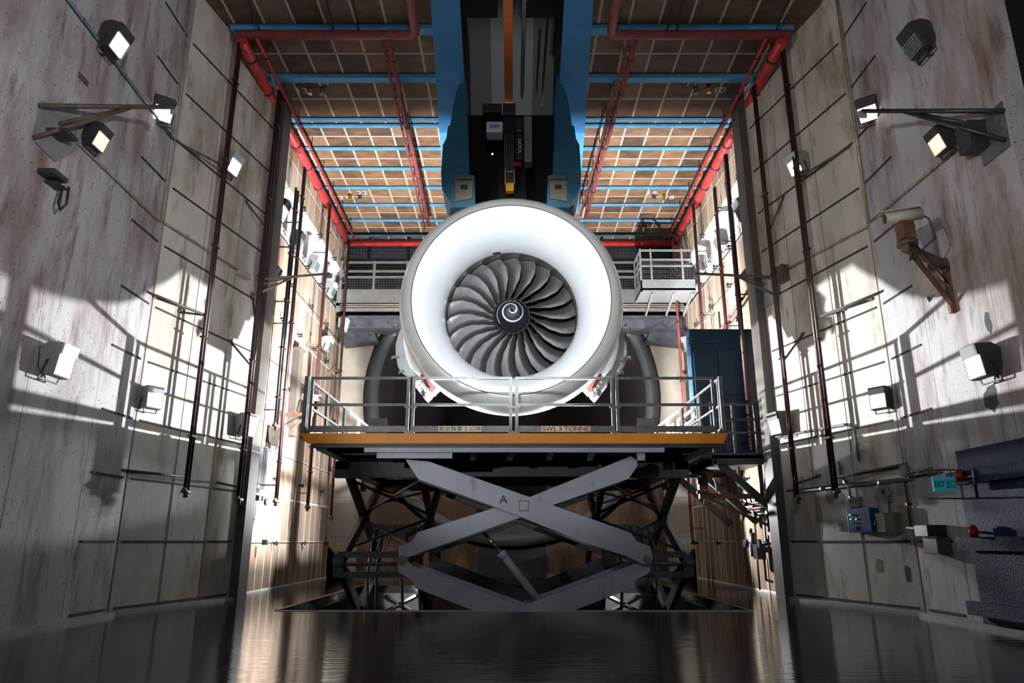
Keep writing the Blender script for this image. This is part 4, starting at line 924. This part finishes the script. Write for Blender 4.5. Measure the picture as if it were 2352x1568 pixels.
# pan and tilt cameras
def cctv(label, pos, aim, rot_m='camera_housing', arm=None, scale=1.0, armm='orange_steel'):
    t = thing('security_camera', label, 'camera', tuple(pos), 0, 'pan and tilt cameras on the walls'); p = Vector(pos); a = Vector(aim).normalized(); s = scale
    MB().tube([p - a * .22 * s, p + a * .22 * s], .075 * s, 16).bar(p - a * .2 * s + Vector((0, 0, .075 * s)), p + a * .27 * s + Vector((0, 0, .075 * s)), .17 * s, .02).build('camera_body', rot_m, t)
    MB().disc(p + a * .22 * s, a, .06 * s, 16, .005).build('lens_window', 'black_steel', t)
    q = p - Vector((0, 0, .2 * s)); MB().cbox(q, (.17 * s, .17 * s, .24 * s)).tube([q + Vector((-.1 * s, 0, .05)), q + Vector((.1 * s, 0, .05))], .07 * s, 14).build('pan_tilt_head', armm, t, bevel=.02)
    MB().tube([q - Vector((0, 0, .14 * s)), q - Vector((0, 0, .20 * s))], .12 * s, 14).build('head_flange', 'brown_steel', t)
    wq = Vector(arm); e = q - Vector((0, 0, .24 * s))
    w2 = Vector((wq.x, wq.y, e.z)); MB().bar(e - (w2 - e).normalized() * .1, w2, .09 * s, .09 * s).build('bracket_arm', armm, t)
    MB().bar(e, w2 - Vector((0, 0, .55 * s)), .05 * s, .05 * s).build('bracket_brace', armm, t)
    MB().bar(w2 + Vector((0, 0, .12)), w2 - Vector((0, 0, .65 * s)), .12 * s, .06 * s).build('wall_plate', armm, t)
    MB().tube([p - a * .2 * s, p - a * .3 * s - Vector((0, 0, .1)), p - a * .34 * s - Vector((0, 0, .35 * s)), e + Vector((0, .0, -.15 * s)), e + Vector((.05, -.05, .1)), w2 - Vector((0, 0, .3))], .014, 8).build('cable', 'black_steel', t)
    return t
cctv('rusty pan-tilt security camera on an orange bracket, right front wall', onp(2074, 497, RN, .95), (-1, .15, -.12), 'camera_housing', onp(2165, 560, RN, .02), 1.15)
cctv('small beige security camera on an arm above the left platform rail', (-5.25, 18.3, 4.75), (1, -.1, -.05), 'camera_housing', (-5.93, 18.3, 4.4), 1.0)
cctv('dark security camera on an orange bracket under the right platform edge', atY(1612, 1085, 17.2) + Vector((0, 0, 0)), (-1, -.4, .25), 'fixture_black', (6.03, 17.2, 1.9), 1.25)
t = thing('junction_box', 'pale open box with hanging wires below the rusty camera', 'box', tuple(onp(2125, 645, RN, 0)), 0)
wbox('casing', 2103, 624, 2140, 666, RN, .3, 'camera_housing', '', '', t); wr = MB()
for k in range(5): a = onp(2122 + 4 * k, 664, RN, .15); wr.tube([a, a + Vector((0, .03 * k - .05, -.16 - .03 * (k % 2))), a + Vector((.05, -.15 - .04 * k, -.05 + .02 * k))], .008, 6)
wr.tube([onp(2150, 672, RN, .1), onp(2172, 640, RN, .06), onp(2178, 612, RN, .06)], .01, 6)
wr.build_each('loose_wire', 'black_steel', t)

# control panel etc. on the right panel wall
t = thing('control_panel', 'blue electrical control panel with green indicator lights on the lower right wall', 'control panel', tuple(onp(1972, 1222, RC, 0)), 0)
wbox('cabinet', 1943, 1168, 2003, 1222, RC, .2, 'panel_blue', '', '', t)
for u, v in ((1952, 1182), (1954, 1192), (1966, 1192)): MB().disc(onp(u, v, RC, .2), RC[1], .014, 10, .01).build('indicator_light', 'led_green', t)
for u, v in ((1959, 1183), (1960, 1191), (1962, 1201), (1967, 1201)): MB().disc(onp(u, v, RC, .2), RC[1], .014, 10, .01).build('push_button', 'bell_red', t)
wbox('meter_window', 1954, 1208, 1968, 1216, RC, .01, 'ink_black', '', '', t, off=.2)
for u, v in ((1960, 1140),): wbox('cable_gland_box', 1948, 1143, 1974, 1163, RC, .08, 'beige_box', '', '', t)
t = thing('switch_box', 'rusty beige switch box to the right of the blue control panel', 'box', tuple(onp(2032, 1222, RC, 0)), 0)
wbox('cabinet', 2008, 1178, 2056, 1224, RC, .16, 'beige_box', '', '', t); wbox('door', 2010, 1180, 2034, 1222, RC, .02, 'camera_housing', '', '', t, off=.16); wbox('handle', 2007, 1195, 2011, 1206, RC, .04, 'black_steel', '', '', t, off=.17)
wbox('conduit_stub', 2038, 1148, 2041, 1178, RC, .04, 'galvanised', '', '', t)
t = thing('wall_horn', 'round grey alarm horn above the rusty switch box', 'horn', tuple(onp(2028, 1150, RC, 0)), 0)
MB().tube([onp(2030, 1128, RC, 0), onp(2028, 1128, RC, .14)], .11, 18).build('horn_body', 'fixture_grey', t); MB().disc(onp(2027, 1128, RC, .14), RC[1], .05, 14, .02).build('horn_centre', 'fixture_black', t); wbox('base', 2026, 1142, 2038, 1153, RC, .1, 'fixture_grey', '', '', t)
t = thing('door_closer_box', 'dark brown metal box hung low on the right front wall', 'box', tuple(onp(2144, 1270, RN, 0)), 0)
wbox('casing', 2118, 1234, 2156, 1272, RN, .22, 'brown_steel', '', '', t); wbox('motor', 2098, 1206, 2132, 1232, RN, .3, 'black_steel', '', '', t); MB().tube([onp(2084, 1212, RN, .25), onp(2120, 1214, RN, .25)], .03, 8).build('valve_stem', 'black_steel', t)
# exit sign in its frame
t = thing('exit_sign', 'small glowing teal exit sign in a rusty rod frame beside the blue door', 'sign', tuple(onp(2172, 1140, RN, .1)), 0)
sgp = atY(2170, 1111, 10.30); cxs = sgp.x; czs = sgp.z
MB().box((cxs - .16, 10.30, czs - .10), (cxs + .16, 10.34, czs + .10)).build('sign_face', 'exit_teal', t)
text('lettering', 'EXIT 出口', .12, 'ink_black', t, T(cxs, 10.295, czs) @ FRONT, width=.29, depth=.002)
fr = MB()
for z in (czs + .20, czs - .20): fr.tube([(cxs - .25, 10.32, z), (cxs + .24, 10.32, z)], .010, 6)
fr.tube([(cxs + .24, 10.32, czs + .2), (cxs + .24, 10.32, czs - .2)], .010, 6); fr.tube([(cxs + .24, 10.32, czs + .12), (XR, 10.4, czs + .12)], .012, 6); fr.tube([(cxs - .2, 10.32, czs + .2), (cxs - .2, 10.32, czs + .09)], .008, 6); fr.tube([(cxs + .12, 10.32, czs + .2), (cxs + .12, 10.32, czs + .09)], .008, 6)
fr.tube([(cxs - .2, 10.32, czs - .2), (XR, 10.4, czs - .2)], .010, 6); fr.build('rod_frame', 'orange_steel', t)
# bare dark patches and mortar repairs on the right walls
random.seed(5)
def patch(u, v, P, w_, h_, m, W):
    c = onp(u, v, P, .001); t_ = Vector((P[1].y, -P[1].x, 0)); pts = []
    for k in range(14): a = 2 * PI * k / 14; r_ = random.uniform(.7, 1.1); pts.append(c + t_ * (w_ * math.cos(a) * r_) + Vector((0, 0, h_ * math.sin(a) * r_)))
    MB().prism(pts, P[1] * .003).build('paint_patch', m, W)
WRM = bpy.data.objects['wall_right_middle']
patch(2270, 742, RN, .07, .16, 'bare_patch', WR); patch(2276, 915, RN, .16, .22, 'bare_patch', WR); patch(2085, 1317, RC, .07, .13, 'bare_patch', WRM)
for u, v, a_, b_ in ((1880, 1180, .12, .42), (1905, 1140, .12, .2), (1935, 1145, .08, .1), (2070, 1125, .14, .12), (2075, 1190, .12, .25), (2020, 1300, .1, .12)): patch(u, v, RC, a_, b_, 'mortar_patch', WRM)
# heavy blue door in the right front wall
D1 = thing('door_1', None, None, (XR, 9.7, 0), 0); tag(D1, kind='structure')
MB().box((XR - .02, 8.6, 0), (XR - .10, 10.52, 2.42)).build('door_leaf', 'door_blue', D1)
MB().box((XR - .10, 8.6, .2), (XR - .16, 10.25, 2.2)).build('door_panel', 'door_blue', D1)
hb = MB()
for z in (2.02, 1.12, .26): hb.box((XR - .16, 8.9, z - .09), (XR - .24, 10.62, z + .09))
hb.build_each('hinge_strap', 'door_blue', D1)
MB().tube([(XR - .26, 9.95, 2.1), (XR - .26, 9.95, 1.9)], .012, 8).tube([(XR - .26, 9.95, 2.02), (XR - .26, 10.15, 2.0)], .01, 8).build('door_handle', 'bright_alloy', D1)
for u, v, lb in ((2236, 1222, 'red fire alarm bell on the edge of the blue door, at mid height'), (2204, 1094, 'red beacon on the post beside the exit sign')):
    p = onp(u, v, RN, .28); mb = MB().tube([p - Vector((0, 0, .07)), p + Vector((0, 0, .07))], .055, 14).tube([p + Vector((0, 0, .07)), p + Vector((0, 0, .10))], .035, 12)
    mb.bar(p, (XR, p.y, p.z), .03, .03); o = mb.build('alarm_beacon', 'bell_red'); tag(o, lb, 'alarm', 'red alarm beacons near the blue door')

# ================================================================== REAR WALKWAY
WKW = thing('rear_walkway', 'grey steel walkway with mesh railing spanning the hall behind the engine', 'walkway', (0, 23.9, 8.5))
Y0 = 23.3
MB().box((-6.05, Y0, 8.95), (6.0, 24.6, 9.05)).box((-6.05, Y0, 8.75), (6.0, Y0 + .05, 9.55)).build('walkway_deck', 'walkway_grey', WKW)
MB().box((-6.05, Y0 + .5, 8.3), (6.0, 24.6, 8.75)).box((-6.05, Y0 + .2, 8.60), (6.0, Y0 + .5, 8.66)).build('support_beam', 'lift_dark', WKW)
for y, z in ((Y0 - .02, 8.83), (Y0 - .02, 8.99)): MB().tube([(-5.9, y, z), (5.9, y, z)], .025, 8).build_each('service_tube', 'conduit', WKW)
rl = MB()
for z in (10.55, 10.22, 10.0): rl.box((-6.0, Y0, z - .035), (5.95, Y0 + .05, z + .035))
x = -5.95
while x < 6: rl.box((x - .04, Y0 - .01, 9.5), (x + .04, Y0 + .06, 10.6)); x += 1.15
rl.build('railing', 'walkway_grey', WKW)
me_ = MB(); x = -5.9
while x < 5.9: me_.box((x, Y0 + .02, 9.5), (x + .012, Y0 + .03, 10.0)); x += .09
for k in range(6): me_.box((-5.9, Y0 + .02, 9.52 + .09 * k), (5.9, Y0 + .03, 9.532 + .09 * k))
me_.build('mesh_infill', 'lift_dark', WKW)
for s in (-1, 1):
    MB().prism([(s * 6.0, 24.3, 8.3), (s * 4.9, 24.3, 8.3), (s * 4.75, 24.3, 8.0), (s * 6.0, 24.3, 8.45) if False else (s * 6.0, 24.3, 7.85)], (0, .6, 0)).build_each('corner_bracket', 'lift_dark', WKW)
CG = thing('hanging_cage', 'pale grey railed balcony cage hanging off the walkway at the right', 'balcony', (5, 22.3, 8.9))
cx0, cy0 = 4.22, 22.0
MB().box((cx0, cy0, 9.05), (6.0, 23.25, 9.12)).box((cx0, cy0, 9.0), (6.0, cy0 + .04, 9.42)).box((cx0, cy0, 9.0), (cx0 + .04, 23.2, 9.42)).build('cage_floor', 'fixture_grey', CG)
rl = MB()
for z in (10.45, 10.12, 9.9): rl.box((cx0, cy0, z - .03), (5.95, cy0 + .04, z + .03)); rl.box((cx0, cy0, z - .03), (cx0 + .04, 23.2, z + .03))
for x in (cx0, cx0 + .35, 5.6): rl.box((x - .01, cy0 - .01, 9.4), (x + .05, cy0 + .05, 10.5))
rl.box((cx0, 23.1, 9.4), (cx0 + .04, 23.16, 10.45)); rl.box((cx0, 22.5, 9.4), (cx0 + .04, 22.56, 10.45)); rl.build('cage_rail', 'fixture_grey', CG)
me_ = MB(); x = cx0 + .1
while x < 5.9: me_.box((x, cy0 + .015, 9.4), (x + .01, cy0 + .025, 10.1)); x += .08
for k in range(9): me_.box((cx0, cy0 + .015, 9.42 + .08 * k), (5.9, cy0 + .025, 9.43 + .08 * k))
y = cy0
while y < 23.1: me_.box((cx0 + .015, y, 9.4), (cx0 + .025, y + .01, 10.1)); y += .08
me_.build('mesh_infill', 'lift_dark', CG)
bk = MB()
for x in (4.6, 5.3, 5.9): bk.bar((x, cy0 + .1, 9.0), (x, 23.4, 8.65), .05, .1)
bk.build_each('support_bracket', 'fixture_grey', CG)

# ================================================================== RIGHT GALLERY WITH BLUE CABINET
GA = thing('side_gallery', 'dark steel gallery with struts and railings on the right tiled wall', 'gallery', (5.2, 17.8, 2.6))
GZ = 3.05
MB().box((4.2, 16.0, GZ - .12), (6.03, 21, GZ)).box((4.45, 16.0, GZ - .25), (4.53, 21, GZ - .05)).box((4.5, 16.0, GZ - .25), (6.03, 16.08, GZ - .05)).build('gallery_deck', 'lift_dark', GA)
for y in (16.2, 18.0, 20.2): MB().bar((4.65, y, GZ - .2), (6.0, y, GZ - 1.45), .10, .16).build('strut', 'lift_dark', GA)
rl = MB()
for z in (GZ + 1.1, GZ + .75, GZ + .45): rl.box((4.5, 16.0, z - .025), (6.0, 16.05, z + .025))
for x in (4.52, 5.0, 5.5, 5.98): rl.box((x - .03, 15.99, GZ), (x + .03, 16.06, GZ + 1.14))
rl.build('railing', 'lift_dark', GA)
mi = MB(); x = 4.55
while x < 5.0: mi.box((x, 16.02, GZ + .05), (x + .01, 16.03, GZ + .75)); x += .07
for k in range(10): mi.box((4.53, 16.02, GZ + .07 + .07 * k), (5.0, 16.03, GZ + .08 + .07 * k))
mi.build('mesh_infill', 'black_steel', GA)
GT = thing('mesh_gate', 'glaring white slatted gate between the lift platform and the side gallery', 'gate', (4.3, 18, GZ))
x = 4.28
g = MB()
for y0, y1 in ((16.3, 18.3), (18.9, 19.6)):
    for y in (y0, y1): g.box((x - .03, y - .03, GZ), (x + .03, y + .03, GZ + 1.12))
    g.box((x - .025, y0, GZ + 1.08), (x + .025, y1, GZ + 1.13)); g.box((x - .025, y0, GZ + .85), (x + .025, y1, GZ + .89))
g.build('gate_frame', 'bright_alloy', GT)
g = MB()
for y0, y1 in ((16.3, 18.3), (18.9, 19.6)):
    for k in range(11): g.box((x - .012, y0, GZ + .08 + .07 * k), (x + .012, y1, GZ + .105 + .07 * k))
g.build_each('gate_slat', 'bright_alloy', GT)
MB().box((x - .16, 16.35, GZ + .35), (x - .02, 16.55, GZ + .62)).build('latch_box', 'fixture_grey', GT)
CB = thing('blue_cabinet', 'big dark blue equipment cabinet standing on the right side gallery', 'cabinet', (5.3, 18.0, GZ))
a = atY(1582, 755, 16.9); b_ = atY(1698, 980, 16.9)
MB().box((a.x, 16.9, GZ), (5.98, 17.25, a.z)).build('cabinet_body', 'cabinet_blue', CB, bevel=.02)
MB().box((a.x + .06, 16.86, GZ + .1), (a.x + .62, 16.9, a.z - .55)).box((a.x + .66, 16.86, GZ + .1), (5.95, 16.9, a.z - .55)).build_each('cabinet_door', 'cabinet_blue', CB, bevel=.006)
MB().box((a.x + .05, 16.84, a.z - .38), (a.x + .75, 16.9, a.z - .2)).build('name_panel', 'cabinet_blue', CB, bevel=.005)
hb = MB()
for k in range(4): hb.box((a.x - .03, 16.92, a.z - .25 - .07 * k), (a.x + .0, 16.98, a.z - .22 - .07 * k))
hb.build_each('hinge_bolt', 'black_steel', CB)

# ================================================================== VALVES AND PIPEWORK LOW ON THE RIGHT TILES
VR = thing('valve_rack', 'maroon horizontal pipe rack with small valves low on the right tiled wall', 'pipework', (5.7, 16.6, 1.9))
for z, m_ in ((2.02, 'maroon_pipe'), (1.90, 'maroon_pipe'), (1.76, 'black_steel')): MB().tube([(5.75, 16.25, z), (5.75, 18.4, z)], .04, 10).build('rack_pipe', m_, VR)
MB().tube([(5.60, 16.3, 3.2), (5.60, 16.3, 2.05), (5.75, 16.35, 2.0)], .05, 10).build('drop_pipe', 'maroon_pipe', VR)
vv = MB()
for i in range(6): y = 16.5 + .33 * i; vv.tube([(5.75, y, 2.0), (5.68, y - .05, 2.16)], .018, 6); vv.cbox((5.7, y, 2.14), (.05, .08, .03))
for i in range(3): y = 16.3 + .9 * i; vv.tube([(5.70, y, 1.72), (5.64, y, 1.72)], .09, 12)
vv.build_each('valve', 'black_steel', VR)
MB().tube([(5.9, 17.9, 2.0), (5.9, 17.9, 1.1)], .02, 8).tube([(5.9, 17.2, 1.8), (5.9, 17.2, 1.1)], .02, 8).build_each('drop_tube', 'black_steel', VR)
VC = thing('valve_cluster', 'black valve and pump cluster low on the bright right tiles', 'valve', (5.8, 17.5, .8))
v1 = MB(); v1.tube([(5.85, 16.9, 1.1), (5.85, 18.0, 1.1)], .05, 10); v1.cbox((5.8, 17.45, .92), (.2, .3, .34)); v1.tube([(5.75, 17.7, .8), (5.75, 17.7, 1.35)], .07, 12); v1.tube([(5.72, 17.7, 1.35), (5.72, 17.7, 1.45)], .04, 10)
v1.build('pump_body', 'black_steel', VC)
v1 = MB(); v1.tube([(5.68, 16.95, 1.1), (5.62, 16.95, 1.1)], .10, 14); v1.tube([(5.75, 18.1, 1.1), (5.66, 18.1, 1.1)], .10, 14); v1.build_each('hand_wheel', 'black_steel', VC)
MB().tube([(5.85, 17.3, .85), (5.85, 17.3, .3), (6.0, 17.3, .25)], .03, 8).tube([(5.85, 17.8, .9), (5.85, 17.8, .05)], .025, 8).build('outlet_pipe', 'black_steel', VC)
AR = thing('service_arms', 'small pink service pipes on a wall bracket high on the right tiles', 'pipework', (5.7, 18.2, 6.8))
MB().tube([(5.75, 16.9, 7.0), (5.75, 19.4, 6.7)], .035, 8).tube([(5.75, 17.1, 6.8), (5.75, 19.5, 6.55)], .03, 8).build('service_pipe', 'dusty_red_pipe', AR)
MB().bar((5.75, 18.9, 7.3), (5.75, 18.9, 6.4), .05, .04).bar((5.75, 18.9, 6.75), (6.05, 18.9, 6.75), .04, .04).tube([(5.7, 19.5, 6.6), (5.66, 19.5, 6.6)], .12, 14).build('bracket', 'black_steel', AR)
LD = thing('wall_ladder', 'slim pale ladder on the far right tiled wall below the platform', 'ladder', (5.85, 22.3, 0))
MB().tube([(5.85, 21.9, 0), (5.85, 21.9, 3.6)], .025, 8).build('stile', 'fixture_grey', LD); MB().tube([(5.85, 22.35, 0), (5.85, 22.35, 3.6)], .025, 8).build('stile', 'fixture_grey', LD)
for k in range(11): MB().tube([(5.85, 21.9, .3 + .3 * k), (5.85, 22.35, .3 + .3 * k)], .014, 6).build('rung', 'fixture_grey', LD)
# left tiles: columns, pipe drops
tag(MB().box((-6.1, 19.2, 3.9), (-5.9, 19.55, 6.3)).box((-6.1, 19.15, 6.3), (-5.85, 19.6, 6.36)).build('duct_box', 'pilaster_paint'), 'tall narrow beige duct box on the left tiles beside the small camera', 'duct')
tag(MB().box((-6.1, 17.0, 2.35), (-5.98, 17.6, 3.35)).build('wall_hatch', 'black_steel'), 'dark hatch behind the grey floodlight low on the left tiles', 'hatch')
VL = thing('drain_valves', 'black drain valves and hoses low on the left tiles', 'valve', (-5.9, 17.3, 1.5))
MB().tube([(-5.95, 16.6, 3.2), (-5.95, 16.6, 1.8), (-5.85, 16.6, 1.6)], .05, 10).tube([(-5.95, 20.0, 2.6), (-5.95, 20.0, 1.6)], .02, 8).build_each('hose', 'black_steel', VL)
v1 = MB(); v1.cbox((-5.9, 17.0, 2.12), (.12, .3, .12)); v1.tube([(-5.85, 17.3, 2.05), (-5.8, 17.3, 2.05)], .08, 12); v1.cbox((-5.9, 17.7, 1.13), (.1, .12, .12)); v1.build('valve_body', 'black_steel', VL)
bpy.context.view_layer.update()
